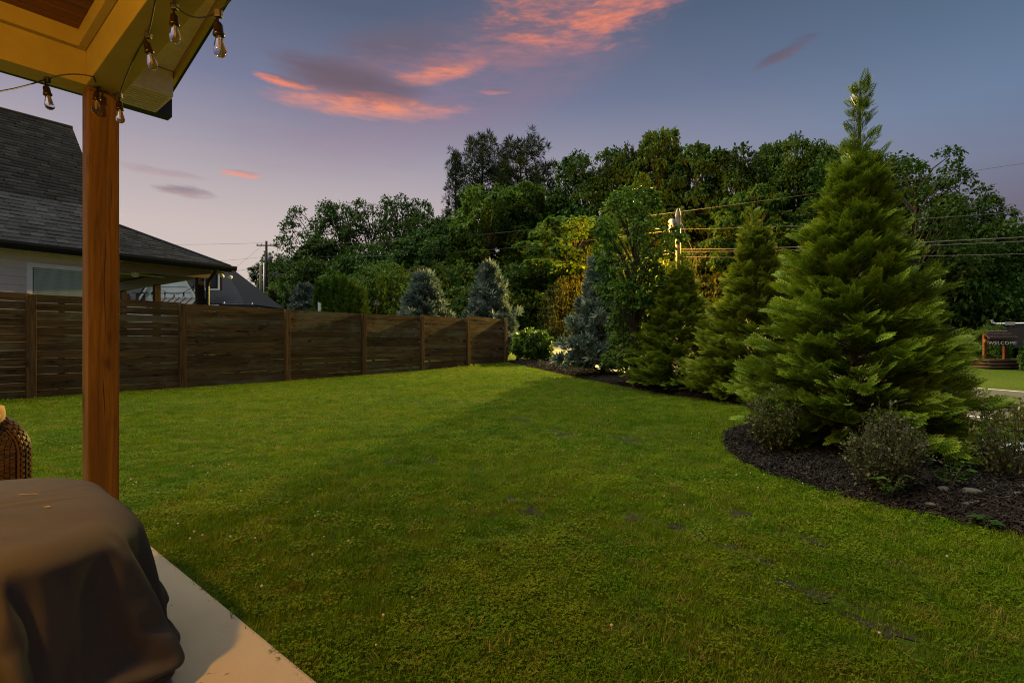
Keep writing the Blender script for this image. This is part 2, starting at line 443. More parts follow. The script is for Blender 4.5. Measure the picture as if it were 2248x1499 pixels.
def grassmat(name, a, b_, dry):
    m, nt, b = newmat(name)
    r = orand(nt); p = wpos(nt)
    big = noise(nt, p, .38, 5, .65); mid = noise(nt, p, 3.1, 4, .65)
    f = sstep(nt, mth(nt, 'ADD', mth(nt, 'MULTIPLY', big, .6), mth(nt, 'MULTIPLY', mid, .45)), .42, .62)
    c = mixc(nt, f, a, b_)
    c = mixc(nt, sstep(nt, mth(nt, 'ADD', r, mth(nt, 'MULTIPLY', mid, .35)), .96, 1.12), c, dry)
    hsv = nt.nodes.new('ShaderNodeHueSaturation'); put(nt, hsv.inputs['Color'], c)
    put(nt, hsv.inputs['Value'], mth(nt, 'ADD', .65, mth(nt, 'MULTIPLY', mth(nt, 'FRACT', mth(nt, 'MULTIPLY', r, 9.7)), .7)))
    c = hsv.outputs[0]
    put(nt, b.inputs['Base Color'], c); b.inputs['Roughness'].default_value = .65; b.inputs['Specular IOR Level'].default_value = .06
    t = nt.nodes.new('ShaderNodeBsdfTranslucent'); put(nt, t.inputs[0], c)
    mx = nt.nodes.new('ShaderNodeMixShader'); mx.inputs[0].default_value = .3
    lnk(nt, b.outputs[0], mx.inputs[1]); lnk(nt, t.outputs[0], mx.inputs[2]); lnk(nt, mx.outputs[0], nt.nodes['Material Output'].inputs[0])
    return m
M['grass'] = grassmat('lawn_grass', (.078, .165, .004), (.142, .21, .005), (.24, .20, .045))
M['clover'] = grassmat('clover_leaf', (.075, .145, .004), (.14, .185, .005), (.15, .18, .015))
M['blossom'] = plain('clover_blossom', (.42, .36, .27), .8, 0, .2, 200)

M['thuja'] = leafmat('thuja_fronds', [(.075, .130, .008), (.118, .188, .012), (.17, .235, .016), (.235, .275, .026)], .25, .5, .8)
M['cypress'] = leafmat('blue_cypress_fronds', [(.075, .125, .11), (.11, .165, .145), (.15, .20, .17), (.19, .20, .15)], .15, .7, .9)
M['maple'] = leafmat('maple_leaves', [(.045, .105, .012), (.065, .14, .016), (.09, .17, .02), (.13, .15, .035)], .35, .5, 1.2)
M['dark'] = leafmat('dark_leaves', [(.030, .066, .010), (.044, .092, .012), (.06, .115, .015)], .3, .5, .12)
M['mid'] = leafmat('mid_green_leaves', [(.05, .105, .012), (.07, .135, .015), (.095, .165, .018)], .33, .5, .12)
M['bright'] = leafmat('bright_leaves', [(.075, .155, .016), (.105, .19, .02), (.135, .215, .025)], .36, .5, .15)
M['olive'] = leafmat('olive_leaves', [(.055, .075, .014), (.08, .10, .018), (.11, .12, .022)], .33, .5, .2)
M['pine'] = leafmat('pine_needles', [(.026, .045, .014), (.038, .060, .018), (.052, .076, .022)], .12, .6, .15)
M['shrub'] = leafmat('shrub_leaves', [(.04, .075, .014), (.07, .11, .02), (.17, .16, .05)], .3, .5, 3)
M['rhodo'] = leafmat('broad_shrub_leaves', [(.05, .10, .012), (.08, .135, .016), (.12, .155, .03)], .3, .4, 2)
M['silver'] = leafmat('grey_green_leaves', [(.05, .075, .018), (.08, .10, .03), (.14, .14, .075)], .2, .6, 4)

# ================================================================== SETTING
def gz(x, y):
    t = np.clip((np.asarray(y, float) - 14) / 40, 0, 1)
    return 1.9 * t * t * (3 - 2 * t)

def at(px, d):            # sideways position of a sight line of the photograph at distance d
    return (px - 1124.0) / 1111.0 * d
def hz(py, d):            # height of a sight line at distance d
    return CAM_Z + (748.0 - py) / 1111.0 * d

def catmull(P, n=8):
    P = np.asarray(P, float); Q = np.vstack([2 * P[0] - P[1], P, 2 * P[-1] - P[-2]]); out = []
    for i in range(1, len(Q) - 2):
        for k in range(n):
            t = k / n; a, b, c, d = Q[i - 1], Q[i], Q[i + 1], Q[i + 2]
            out.append(.5 * (2 * b + (c - a) * t + (2 * a - 5 * b + 4 * c - d) * t * t + (3 * b - a - 3 * c + d) * t ** 3))
    out.append(P[-1]); return np.array(out)

BF = catmull([(-.25, 21.25), (.55, 19), (1.2, 17), (1.9, 14.2), (2.56, 11.3), (3.1, 9.4), (3.62, 8.1), (3.42, 7.05), (2.98, 6.3), (2.42, 5.6), (2.12, 5.0), (1.95, 4.25), (2.04, 3.65), (2.25, 3.2), (2.45, 2.9), (2.72, 2.6), (3.3, 2.0), (4.3, 1.1), (5.5, .2)], 6)
BB = catmull([(.45, 22.6), (1.5, 20.5), (2.4, 18.2), (3.6, 14.8), (4.6, 11.5), (5.1, 9), (4.9, 6.6), (4.75, 5.2), (5.0, 4.2), (5.6, 3.2), (6.4, 2), (7.4, .3)], 6)
def bfx(y): return np.interp(y, BF[::-1, 1], BF[::-1, 0])
def bbx(y): return np.interp(y, BB[::-1, 1], BB[::-1, 0])

def grid_mesh(name, xs, ys, zf):
    X, Y = np.meshgrid(xs, ys, indexing='ij')
    V = np.stack([X, Y, zf(X, Y)], -1).reshape(-1, 3)
    n, m = len(xs), len(ys)
    i = np.arange(n - 1)[:, None] * m + np.arange(m - 1)[None, :]
    q = np.stack([i, i + m, i + m + 1, i + 1], -1).reshape(-1, 4)
    return np_mesh(name, V, quads=q)

xs = np.concatenate([np.linspace(-600, -60, 19), np.arange(-55, 56, 1.0), np.linspace(60, 600, 19)])
ys = np.concatenate([np.linspace(-200, -12, 12), np.arange(-10, 80, .8), np.linspace(85, 900, 20)])
def ground_z(X, Y):
    return gz(X, Y)
g = link('ground', grid_mesh('ground', xs, ys, ground_z), M['ground'], smooth=True); tag(g, kind='structure')

# far wooded hill beyond the pole on the left, haze painted into its colour
hx = np.linspace(-420, 40, 140); hy = np.linspace(230, 420, 30)
def hillz(X, Y):
    e = np.exp(-((X + 150) / 120) ** 2) * np.exp(-((Y - 330) / 70) ** 2)
    w = (np.sin(X * .31) + np.sin(X * .83 + Y * .2) * .7 + np.sin(X * 1.9 + Y) * .5)
    return e * 34 + w * 1.4 * np.clip(e * 3, 0, 1) + .5
hl = link('distant_hill', grid_mesh('distant_hill', hx, hy, hillz), None); tag(hl, kind='structure')
M['hill'] = plain('far_woods_hazed', (.045, .065, .04), .95, 0, .35, .12); hl.data.materials.append(M['hill'])

# road: a gently curving two lane strip behind the bed
RC = catmull([(14.5, -14), (11.4, -4), (9.4, 4), (7.9, 9.2), (5.6, 18), (2.7, 27), (-2, 36), (-9, 46), (-19, 58), (-34, 74)], 10)
def strip(name, off0, off1, lift, m, parent=None, i0=0, i1=None, n=5):
    P = RC[i0:i1]; T = np.gradient(P, axis=0); T /= np.linalg.norm(T, axis=1)[:, None]
    Nn = np.c_[-T[:, 1], T[:, 0]]
    V = []
    for k in range(n):
        o = off0 + (off1 - off0) * k / (n - 1)
        q = P - Nn * o                      # positive offset = right of travel (far from the camera)
        V.append(np.c_[q, gz(q[:, 0], q[:, 1]) + lift])
    V = np.stack(V, 1); L = len(P)
    i = np.arange(L - 1)[:, None] * n + np.arange(n - 1)[None, :]
    me = np_mesh(name, V.reshape(-1, 3), quads=np.stack([i, i + n, i + n + 1, i + 1], -1).reshape(-1, 4))
    return link(name, me, m, parent, True)
road = strip('road', -2.7, 2.7, .02, M['asphalt'], n=9); tag(road, kind='structure')
strip('centre_line', -.06, .06, .026, M['yellowline'], road, n=2)
strip('edge_line', -2.42, -2.31, .026, M['whiteline'], road, n=2)
strip('edge_line', 2.31, 2.42, .026, M['whiteline'], road, n=2)

# mulch bed between lawn and road verge
yy = np.concatenate([np.linspace(21.25, 12, 40), np.linspace(11.9, 1.2, 130)])
V = []
K = 12
for y in yy:
    a, b = float(bfx(y)), float(bbx(y))
    for k in range(K):
        t = k / (K - 1); x = a + (b - a) * t
        hgt = .012 + .07 * math.sin(math.pi * min(1, t * 1.0)) ** .7
        V.append((x, y, float(gz(x, y)) + hgt))
i = np.arange(len(yy) - 1)[:, None] * K + np.arange(K - 1)[None, :]
bed = link('mulch_bed', np_mesh('mulch_bed', V, quads=np.stack([i, i + 1, i + K + 1, i + K], -1).reshape(-1, 4)), M['mulch'], smooth=True)
tag(bed, kind='structure')
def bedz(x, y):
    a, b = float(bfx(y)), float(bbx(y)); t = min(max((x - a) / (b - a), 0), 1)
    return float(gz(x, y)) + .012 + .07 * math.sin(math.pi * t) ** .7

# ------------------------------------------------------------------ covered porch
A = R(39.7)
U = np.array([-math.cos(A), math.sin(A)]); Vv = np.array([math.sin(A), math.cos(A)])
PM = Matrix(((U[0], Vv[0], 0, 0), (U[1], Vv[1], 0, 0), (0, 0, 1, 0), (0, 0, 0, 1)))   # porch (a, b, z) -> world
def pw(a, b, z): return PM @ Vector((a, b, z))

def rounded_outline(n, hu, hv, r):
    dense = []
    for cx, cy, a0 in ((hu - r, hv - r, 0), (-hu + r, hv - r, 90), (-hu + r, -hv + r, 180), (hu - r, -hv + r, 270)):
        for k in range(60):
            a = R(a0 + 90 * k / 59); dense.append((cx + r * math.cos(a), cy + r * math.sin(a)))
    dense = np.array(dense + [dense[0]]); s = np.r_[0, np.cumsum(np.linalg.norm(np.diff(dense, axis=0), axis=1))]
    t = np.linspace(0, s[-1], n, endpoint=False)
    return np.c_[np.interp(t, s, dense[:, 0]), np.interp(t, s, dense[:, 1])]
def cloth_mesh():
    """lets a fitted, slightly oversized cover settle over a low rounded table (cloth simulation), then keeps the result"""
    r2 = np.random.default_rng(3); HU = HV = .54; RC_ = .34; H = .488; N_, NT, NS = 150, 9, 24
    cen = np.array([-1.43, 1.365]) + U * (HU - RC_) - Vv * (HV - RC_)
    top = rounded_outline(N_, HU + .004, HV + .004, RC_); ang = np.linspace(0, 2 * math.pi, N_, endpoint=False)
    dirn = top / np.linalg.norm(top, axis=1)[:, None]; ph = r2.uniform(0, 6.28, 8)
    wob = sum(a * np.sin(k * ang + p) for a, k, p in zip([.03, .05, .045, .035, .018], [3, 7, 11, 17, 23], ph))
    rows = [np.c_[top * (i + 1) / NT, np.full(N_, H + .02)] for i in range(NT)]
    for j in range(1, NS + 1):
        t = j / NS; r = .22 * math.sin(min(1, t / .7) * math.pi / 2) if t < .7 else .22 - .20 * ((t - .7) / .3)
        rows.append(np.c_[top + dirn * (r + wob * t)[:, None], np.full(N_, H + .02 - t * .46)])
    L_ = np.vstack(rows + [np.array([[0, 0, H + .02]])])
    Wd_ = np.c_[cen[0] + L_[:, 0] * U[0] + L_[:, 1] * Vv[0], cen[1] + L_[:, 0] * U[1] + L_[:, 1] * Vv[1], L_[:, 2]]
    T_ = NT + NS; i = np.arange(T_ - 1)[:, None] * N_; q = np.arange(N_)[None, :]; q2 = (q + 1) % N_
    quads = np.stack([i + q, i + N_ + q, i + N_ + q2, i + q2], -1).reshape(-1, 4); qq = np.arange(N_)
    tris = np.stack([np.full(N_, len(L_) - 1), qq, (qq + 1) % N_], -1)
    ob = link('settling_cover', np_mesh('settling_cover', Wd_, quads=quads, tris=tris))
    o1 = rounded_outline(64, HU - .015, HV - .015, RC_); o2 = rounded_outline(64, HU - .05, HV - .05, RC_ - .03); bm = bmesh.new(); rings = []
    for oo, z in ((o2, H), (o1, H - .03), (o1, 0)):
        rings.append([bm.verts.new((*(cen + U * p[0] + Vv * p[1]), z)) for p in oo])
    for a_, b_ in zip(rings[:-1], rings[1:]):
        for k in range(64): bm.faces.new((a_[k], a_[(k + 1) % 64], b_[(k + 1) % 64], b_[k]))
    bm.faces.new(rings[0]); bmesh.ops.triangulate(bm, faces=bm.faces[:]); bmesh.ops.recalc_face_normals(bm, faces=bm.faces[:])
    tm = bpy.data.meshes.new('settling_table'); bm.to_mesh(tm); bm.free()
    to = link('settling_table', tm); to.modifiers.new('collision', 'COLLISION'); to.collision.thickness_outer = .006; to.collision.cloth_friction = 12
    fo = link('settling_floor', np_mesh('settling_floor', [(-6, -6, 0), (6, -6, 0), (6, 6, 0), (-6, 6, 0)], quads=[(0, 1, 2, 3)])); fo.modifiers.new('collision', 'COLLISION'); fo.collision.thickness_outer = .006
    md = ob.modifiers.new('cloth', 'CLOTH'); s = md.settings; s.quality = 8; s.mass = .45
    s.tension_stiffness = 25; s.compression_stiffness = 12; s.shear_stiffness = 6; s.bending_stiffness = .02; s.tension_damping = 8; s.bending_damping = .6; s.air_damping = 1.5
    cs = md.collision_settings; cs.collision_quality = 3; cs.distance_min = .006; cs.use_self_collision = True; cs.self_distance_min = .005
    S.frame_start = 1; S.frame_end = 70; md.point_cache.frame_end = 70
    for f in range(1, 71): S.frame_set(f)
    em = ob.evaluated_get(bpy.context.evaluated_depsgraph_get()).to_mesh(); co = np.zeros(len(em.vertices) * 3, np.float32); em.vertices.foreach_get('co', co)
    for o in (ob, to, fo): bpy.data.objects.remove(o)
    S.frame_set(1); S.frame_end = 1
    co = co.reshape(-1, 3); co[:, 2] += .012
    return np_mesh('table_cover', co, quads=quads, tris=tris)
COVER = cloth_mesh()

pat = MB().box((-2.6, -3.6, -.12), (4.6, .783, .018), bev=.012).build('patio', M['concrete']); pat.matrix_world = PM; tag(pat, kind='structure')

porch = bpy.data.objects.new('covered_porch', None); COL.objects.link(porch); porch.matrix_world = PM; porch.empty_display_size = .1
tag(porch, 'near porch corner with stained timber post and cream beams lit amber from inside', 'porch')
def pp(name, mb, m, label=None, smooth=False):
    o = mb.build(name, m, porch, smooth)
    if label: o['label'] = label
    return o
post = pp('post', MB().box((3.46, .632, .018), (3.596, .768, 2.379), bev=.006), M['cedar'])
pp('post', MB().box((-1.4, .632, .018), (-1.264, .768, 2.379), bev=.006), M['cedar'])
pp('post', MB().box((3.46, -3.2, .018), (3.596, -3.064, 2.379), bev=.006), M['cedar'])
# checks in the post face: narrow dark splits along the grain
mb = MB()
for (b0, z0, z1, w) in ((.703, 1.05, 1.62, .0022), (.699, .62, .86, .0018), (.735, 1.75, 1.92, .0014)):
    pts = [(3.4595, b0 + .004 * math.sin(z * 13), z) for z in np.linspace(z0, z1, 14)]
    mb.tube(pts, [w * math.sin(math.pi * (i + .5) / 14) for i in range(14)], 5)
pp('split', mb, M['cable'])
ZB = 2.38
pp('beam', MB().box((-1.5, .622, ZB), (3.45, .778, ZB + .24), bev=.004), M['paint'])
pp('beam', MB().box((3.452, -3.3, ZB), (3.604, .778, ZB + .24), bev=.004), M['paint'])
pp('trim_board', MB().box((-1.5, .584, ZB + .175), (3.412, .620, ZB + .262), bev=.003), M['paint'])
pp('trim_board', MB().box((3.414, -3.3, ZB + .175), (3.450, .620, ZB + .262), bev=.003), M['paint'])
# tongue and groove ceiling boards
bw = .088; bmesh_shared = MB().box((-bw / 2 + .0025, -3.3, 0), (bw / 2 - .0025, .62, .014), bev=.003).mesh('ceiling_board')
bmesh_shared.materials.append(M['ceil'])
k = 0; a = 3.40
while a > -1.5:
    o = bpy.data.objects.new('ceiling_board', bmesh_shared); COL.objects.link(o); o.parent = porch; o.location = (a, 0, ZB + .262 + .0015 * (k % 3)); a -= bw; k += 1
# roof deck above, sloping up from the eave; rake overhang faces the lawn
PIT = .235
def rz_(a): return 2.615 + PIT * (3.86 - a)
def slope_box(a0, a1, b0, b1, z0, z1):
    m = MB()
    m.prism([(a0, b0, rz_(a0) + z0), (a1, b0, rz_(a1) + z0), (a1, b0, rz_(a1) + z1), (a0, b0, rz_(a0) + z1)], (0, b1 - b0, 0))
    return m
pp('roof_deck', slope_box(-1.5, 4.0, -3.4, 1.14, .10, .13), M['darkmetal'])
pp('rake_soffit', slope_box(-1.5, 3.62, .78, 1.075, .02, .034), M['soffit'])
pp('rake_soffit', slope_box(-1.5, 3.62, .781, .855, -.012, .018), M['paint'])
pp('rake_fascia', slope_box(-1.5, 3.97, 1.078, 1.10, -.02, .098), M['paint'])
pp('roof_edge', slope_box(-1.5, 4.02, 1.102, 1.15, .06, .098), M['darkmetal'])
pp('gable_panel', MB().prism([(3.44, .70, 2.625), (-1.5, .70, 2.625), (-1.5, .70, rz_(-1.5) + .09), (3.44, .70, rz_(3.44) + .09)], (0, .03, 0)), M['paint'])
pp('boxed_return', MB().box((3.622, .782, 2.535), (3.965, 1.075, 2.69), bev=.004), M['soffit'])
m_ = MB()
for kk in range(9): m_.box((3.65 + kk * .034, .80, 2.5305), (3.662 + kk * .034, 1.06, 2.5345))
pp('soffit_rib', m_, M['soffit'])
pp('gutter', MB().prism([(3.968, -3.4, 2.54), (4.055, -3.4, 2.54), (4.10, -3.4, 2.60), (4.10, -3.4, 2.665), (3.968, -3.4, 2.665)], (0, 4.57, 0)), M['darkmetal'])
pp('wall', MB().box((-2.6, -3.75, 0), (4.2, -3.61, 3.6)), M['siding'])

# lamp under the porch ceiling (out of the frame; its amber light falls on post, beams and cover)
cl = thing('ceiling_lamp', 'round porch ceiling lamp giving amber light above the covered table', 'lamp')
LP = pw(1.50, -1.00, 2.50)
cl.location = LP
link('canopy', MB().lathe([(.07, .138), (.075, .11), (.05, .09), (.012, .08), (.012, .05)], 20).mesh('canopy'), M['bronze'], cl, True)
def glow():
    m, nt, b = newmat('lit_lamp_globe')
    b.inputs['Base Color'].default_value = (.8, .6, .3, 1); b.inputs['Emission Color'].default_value = (1, .55, .14, 1); b.inputs['Emission Strength'].default_value = 3.0
    return m
link('globe', MB().lathe([(.02, .045), (.045, .03), (.058, 0), (.045, -.03), (.015, -.045)], 20).mesh('globe'), glow(), cl, True)
pl = bpy.data.lights.new('porch_light', 'POINT'); pl.energy = 130; pl.color = (1, .47, .07); pl.shadow_soft_size = .06
plo = bpy.data.objects.new('porch_light', pl); COL.objects.link(plo); plo.parent = cl; plo.location = (0, 0, -.12)
pd = bpy.data.lights.new('porch_downlight', 'SPOT'); pd.energy = 215; pd.color = (1, .50, .10); pd.shadow_soft_size = .06; pd.spot_size = R(150); pd.spot_blend = 1.0
pdo = bpy.data.objects.new('porch_downlight', pd); COL.objects.link(pdo); pdo.parent = cl; pdo.location = (0, 0, -.12)

# ------------------------------------------------------------------ string lights on the beam
def bulb_meshes():
    so = MB().lathe([(.0035, .052), (.0035, .030), (.010, .028), (.0145, .020), (.0155, -.006), (.0185, -.008), (.0185, -.016), (.014, -.018)], 14).mesh('socket')
    gl = MB().lathe([(.0095, -.019), (.0125, -.028), (.0175, -.050), (.0205, -.066), (.0180, -.078), (.011, -.085), (.003, -.087)], 16).mesh('bulb')
    fm = MB().box((-.0012, -.0035, -.064), (.0012, .0035, -.026)).tube([(0, 0, -.017), (0, 0, -.026)], .0022, 6).mesh('filament')
    for me in (so, gl): me.polygons.foreach_set('use_smooth', np.ones(len(me.polygons), bool))
    so.materials.append(M['bronze']); gl.materials.append(M['bulb']); fm.materials.append(M['filament'])
    return so, gl, fm
BSO, BGL, BFM = bulb_meshes()
sl_ = thing('string_lights', 'dark string of clear teardrop bulbs hung along the cream porch beams', 'string lights')
def P3(px, py, d): return Vector((at(px, d), d, hz(py, d)))
hang = [(104, 172, 2.52, .35, 8), (213, 185, 2.70, 0, -4), (263, 206, 2.66, -.25, 5), (326, 74, 2.215, .5, 13), (383, 10, 2.02, -.2, 4), (480, 25, 1.72, .2, 3)]
tops = []
for k, (px, py, d, rx, tilt) in enumerate(hang):
    p = P3(px, py, d); tops.append(p)
    s_ = bpy.data.objects.new('socket', BSO); COL.objects.link(s_); s_.parent = sl_
    s_.location = p + Vector((0, 0, -.066)); s_.rotation_euler = (R(rx * 10), R(-tilt), 0)
    for nm, me in (('bulb', BGL), ('filament', BFM)):
        c = bpy.data.objects.new(nm, me); COL.objects.link(c); c.parent = s_
def sag(a, b, dz, n=10):
    return [a.lerp(b, t) + Vector((0, 0, -dz * 4 * t * (1 - t))) for t in np.linspace(0, 1, n)]
hook = P3(206, 168, 2.58)
path = sag(P3(-160, 205, 1.95), tops[0], .03) + sag(tops[0], hook, -.018)[1:] + sag(hook, tops[1], .0, 4)[1:] + sag(tops[1], tops[2], .015, 6)[1:] + sag(tops[2], tops[3], -.03)[1:] + sag(tops[3], P3(346, -30, 1.92), .01, 5)[1:]
link('cable', MB().tube(path, .0032, 6).mesh('cable'), M['cable'], sl_, True)
path = sag(P3(370, -60, 2.05), tops[4], .0, 5) + sag(tops[4], tops[5], .035)[1:] + sag(tops[5], P3(560, -90, 1.62), .02)[1:]
link('cable', MB().tube(path, .0032, 6).mesh('cable'), M['cable'], sl_, True)
clm = MB().box((-.012, -.009, -.02), (.012, .009, .008), bev=.004).mesh('clip'); clm.materials.append(M['cable'])
for p in tops:
    o = bpy.data.objects.new('clip', clm); COL.objects.link(o); o.parent = sl_; o.location = p
# ------------------------------------------------------------------ covered table
cv_ = link('table_cover', COVER, M['cover'], smooth=True)
tag(cv_, 'dark fabric cover draped in loose folds over a low rounded table on the patio', 'table cover')
ss = cv_.modifiers.new('subdivision', 'SUBSURF'); ss.levels = 1; ss.render_levels = 2
so = cv_.modifiers.new('thickness', 'SOLIDIFY'); so.thickness = .0015
cco = np.zeros(len(COVER.vertices) * 3, np.float32); COVER.vertices.foreach_get('co', cco); cco = cco.reshape(-1, 3)
def cover_z(x, y): return float(np.max(cco[np.argsort((cco[:, 0] - x) ** 2 + (cco[:, 1] - y) ** 2)[:4], 2])) + .0025
o = MB().tube([(x, y, cover_z(x, y)) for x, y in ((-1.62, 1.66), (-1.57, 1.655), (-1.53, 1.635))], .0010, 5).build('twig', M['tan']); tag(o, 'thin pale twig lying on the dark table cover', 'twig')
zl = cover_z(-1.395, 1.522)
lf = MB().prism([(-1.405, 1.520, zl), (-1.390, 1.522, zl + .001), (-1.387, 1.526, zl + .001), (-1.402, 1.525, zl)], (0, 0, .002)).build('dry_leaf', M['piping'])
tag(lf, 'small yellow dry leaf lying on the dark table cover', 'leaf')

# ------------------------------------------------------------------ wicker armchair at the left edge
ch = thing('wicker_armchair', 'brown wicker armchair with rounded back behind the covered table', 'armchair', (-2.565, 2.12, .018), R(24))
RAD = .17; CW = .40; CH = .675
def arch_pts(w, h, r, n=10):
    pts = [(-w, 0.0)]
    for k in range(n + 1):
        a_ = math.pi - (math.pi / 2) * k / n; pts.append((-w + r + r * math.cos(a_), h - r + r * math.sin(a_)))
    for k in range(n + 1):
        a_ = math.pi / 2 - (math.pi / 2) * k / n; pts.append((w - r + r * math.cos(a_), h - r + r * math.sin(a_)))
    pts.append((w, 0.0)); return pts
def resample(pts, step):
    P = np.array(pts); s = np.r_[0, np.cumsum(np.linalg.norm(np.diff(P, axis=0), axis=1))]
    t = np.arange(0, s[-1], step); return np.c_[np.interp(t, s, P[:, 0]), np.interp(t, s, P[:, 1])]
# rim: woven strands wrapped over a broad curved frame
rim = resample(arch_pts(CW, CH, RAD), .0125)
TT = np.gradient(rim, axis=0); TT /= np.linalg.norm(TT, axis=1)[:, None]
mbx = MB(); cols = 6; rw = .078
for i_, (p, t) in enumerate(zip(rim, TT)):
    nrm = np.array([t[1], -t[0]]) * -1
    for c_ in range(cols):
        prof = (c_ + .5) / cols; y_ = -rw / 2 + rw * prof
        bulge = .016 * math.sin(math.pi * prof)
        up = .0045 if (i_ + c_) % 2 == 0 else .0005
        cen = np.array([p[0], p[1]]) + nrm * (bulge + up)
        L_ = (.0085 if (i_ + c_) % 2 == 0 else .006)
        ax = Vector((t[0], 0, t[1])); an = Vector((nrm[0], 0, nrm[1])); ay = Vector((0, 1, 0))
        mm = Matrix((( ax.x, ay.x, an.x, cen[0]), (ax.y, ay.y, an.y, y_), (ax.z, ay.z, an.z, cen[1]), (0, 0, 0, 1)))
        mbx.box((-L_, -rw / cols / 2 + .0006, -.004), (L_, rw / cols / 2 - .0006, .004), mm, bev=0)
o = link('rim_weave', mbx.mesh('rim_weave'), M['wicker'], ch); o['kind'] = 'stuff'
m_ = MB(); inn = arch_pts(CW - .004, CH - .004, RAD)
m_.prism([(x, -.03, z) for x, z in inn], (0, .06, 0)); link('back_frame', m_.mesh('back_frame'), M['wicker'], ch)
# flat woven panel inside the rim: horizontal strands passing over and under uprights
m_ = MB(); zz = .30; r_ = 0
while zz < CH - .03:
    half = CW - .014
    if zz > CH - RAD: half = CW - RAD + math.sqrt(max(0, (RAD - .014) ** 2 - (zz - CH + RAD) ** 2))
    x_ = -half; kx = 0
    while x_ < half:
        off = .004 if (kx + r_) % 2 == 0 else .001
        m_.box((x_ + .0008, -.036 - off, zz), (min(x_ + .018, half) - .0008, -.030, zz + .0072)); x_ += .0188; kx += 1
    zz += .0085; r_ += 1
o = link('panel_weave', m_.mesh('panel_weave'), M['wicker'], ch); o['kind'] = 'stuff'
link('seat', MB().box((-.36, -.62, .20), (.36, -.04, .30), bev=.02).mesh('seat'), M['wicker'], ch)
for sx_ in (-1, 1):
    link('arm', MB().box((sx_ * .40 - .04, -.66, 0), (sx_ * .40 + .04, -.045, .52), bev=.03).mesh('arm'), M['wicker'], ch) if sx_ < 0 else None
pil = thing('cushion', 'tan piped cushion resting on the wicker armchair at the left edge', 'cushion', (-2.472, 2.18, .70), R(24))
link('pad', MB().box((-.24, -.085, -.06), (.232, .0, .045), bev=.035).mesh('pad'), M['tan'], pil, True)
link('piping', MB().tube([(-.24, -.09, .03), (.20, -.09, .034), (.232, -.088, .0), (.222, -.088, -.055)], .007, 8).mesh('piping'), M['piping'], pil, True)

# ------------------------------------------------------------------ fence
FD = np.array([1.383, 2.022]); FP0 = np.array([-8.66, 9.08]); FL = np.linalg.norm(FD); FA = math.atan2(FD[1], FD[0])
fn = np.array([FD[1], -FD[0]]) / FL      # towards the lawn
fence = thing('privacy_fence', 'dark stained wooden fence of horizontal boards running along the left of the lawn', 'fence', (FP0[0], FP0[1], 0), FA)
boardme = MB().box((-.5, -.011, 0), (.5, .011, 1), bev=0).mesh('board'); boardme.materials.append(M['fence'])
me_b = {}
def board_mesh(L, H, seed):
    r2 = random.Random(seed); nseg = 8
    m = MB(); top = []; bot = []
    bow = r2.uniform(-.003, .003)
    for k in range(nseg + 1):
        x = -L / 2 + L * k / nseg
        top.append((x, H + r2.uniform(-.0012, .0012) + bow * math.sin(math.pi * k / nseg))); bot.append((x, r2.uniform(-.0012, .0012) + bow * math.sin(math.pi * k / nseg)))
    m.prism([(x, -.011, z) for x, z in bot] + [(x, -.011, z) for x, z in top[::-1]], (0, .022, 0))
    return m.mesh('board')
bms = [board_mesh(FL - .006, .1395, s_) for s_ in range(7)]
for b_ in bms: b_.materials.append(M['fence'])
for kpan in range(-2, 6):
    c0 = FP0 + FD * (kpan + .5); zb = float(gz(*c0)); z1 = float(gz(*(FP0 + FD * (kpan + 1)))); z0 = float(gz(*(FP0 + FD * kpan)))
    wide = kpan <= 0
    z = .0
    for j in range(13):
        o = bpy.data.objects.new('board', bms[random.randrange(7)]); COL.objects.link(o); o.parent = fence
        o.location = (FL * (kpan + .5), -.055 + random.uniform(-.002, .002), zb + z)
        o.rotation_euler = (random.uniform(-.012, .012), -math.atan2(z1 - z0, FL) + random.uniform(-.0012, .0012), math.pi if random.random() < .5 else 0)
        gapw = random.choice([.0015, .002, .0025, .004]) if not wide else random.choice([.002, .003, .005, .007])
        if wide and j in (10, 11): gapw = .011
        z += .1395 + gapw
pm = MB().box((-.066, -.045, -.2), (.066, .045, 1), bev=.004).mesh('fence_post')
for kpost in range(-2, 7):
    c0 = FP0 + FD * kpost; zb = float(gz(*c0))
    o = MB().box((-.066, -.045, -.2), (.066, .045, 1.845), bev=.004).build('fence_post', M['fpost'], fence)
    o.location = (FL * kpost, -.115, zb)
    o.rotation_euler = (0, 0, 0)
# nailers and cap hold the boards from behind
for kpan in range(-2, 6):
    for t in (.18, .5, .82):
        c0 = FP0 + FD * (kpan + t)
        o = MB().box((-.045, .0, 0), (.045, .035, 1.80)).build('batten', M['fpost'], fence); o.location = (FL * (kpan + t), -.04, float(gz(*c0)))
o = MB().prism([(FL * 5.06, -.165, .16), (FL * 6 + .07, -.165, .16)][:1] and [(FL * 6 + .069, -.16, .12), (FL * 6 + .09, -.16, .12), (FL * 6 + .09, -.16, 1.97), (FL * 6 + .069, -.16, 1.97)], (0, .12, 0)).build('end_board', M['fpost'], fence)

# ------------------------------------------------------------------ neighbour's house
HA = math.atan2(.807, .59); HH = np.array([.59, .807]); HB = np.array([-.807, .59])
E0 = np.array([-10.99, 10.86])
house = thing('neighbour_house', "neighbour's grey house with steep dark shingle roof and open side porch beyond the fence", 'house', (E0[0], E0[1], 0), HA)
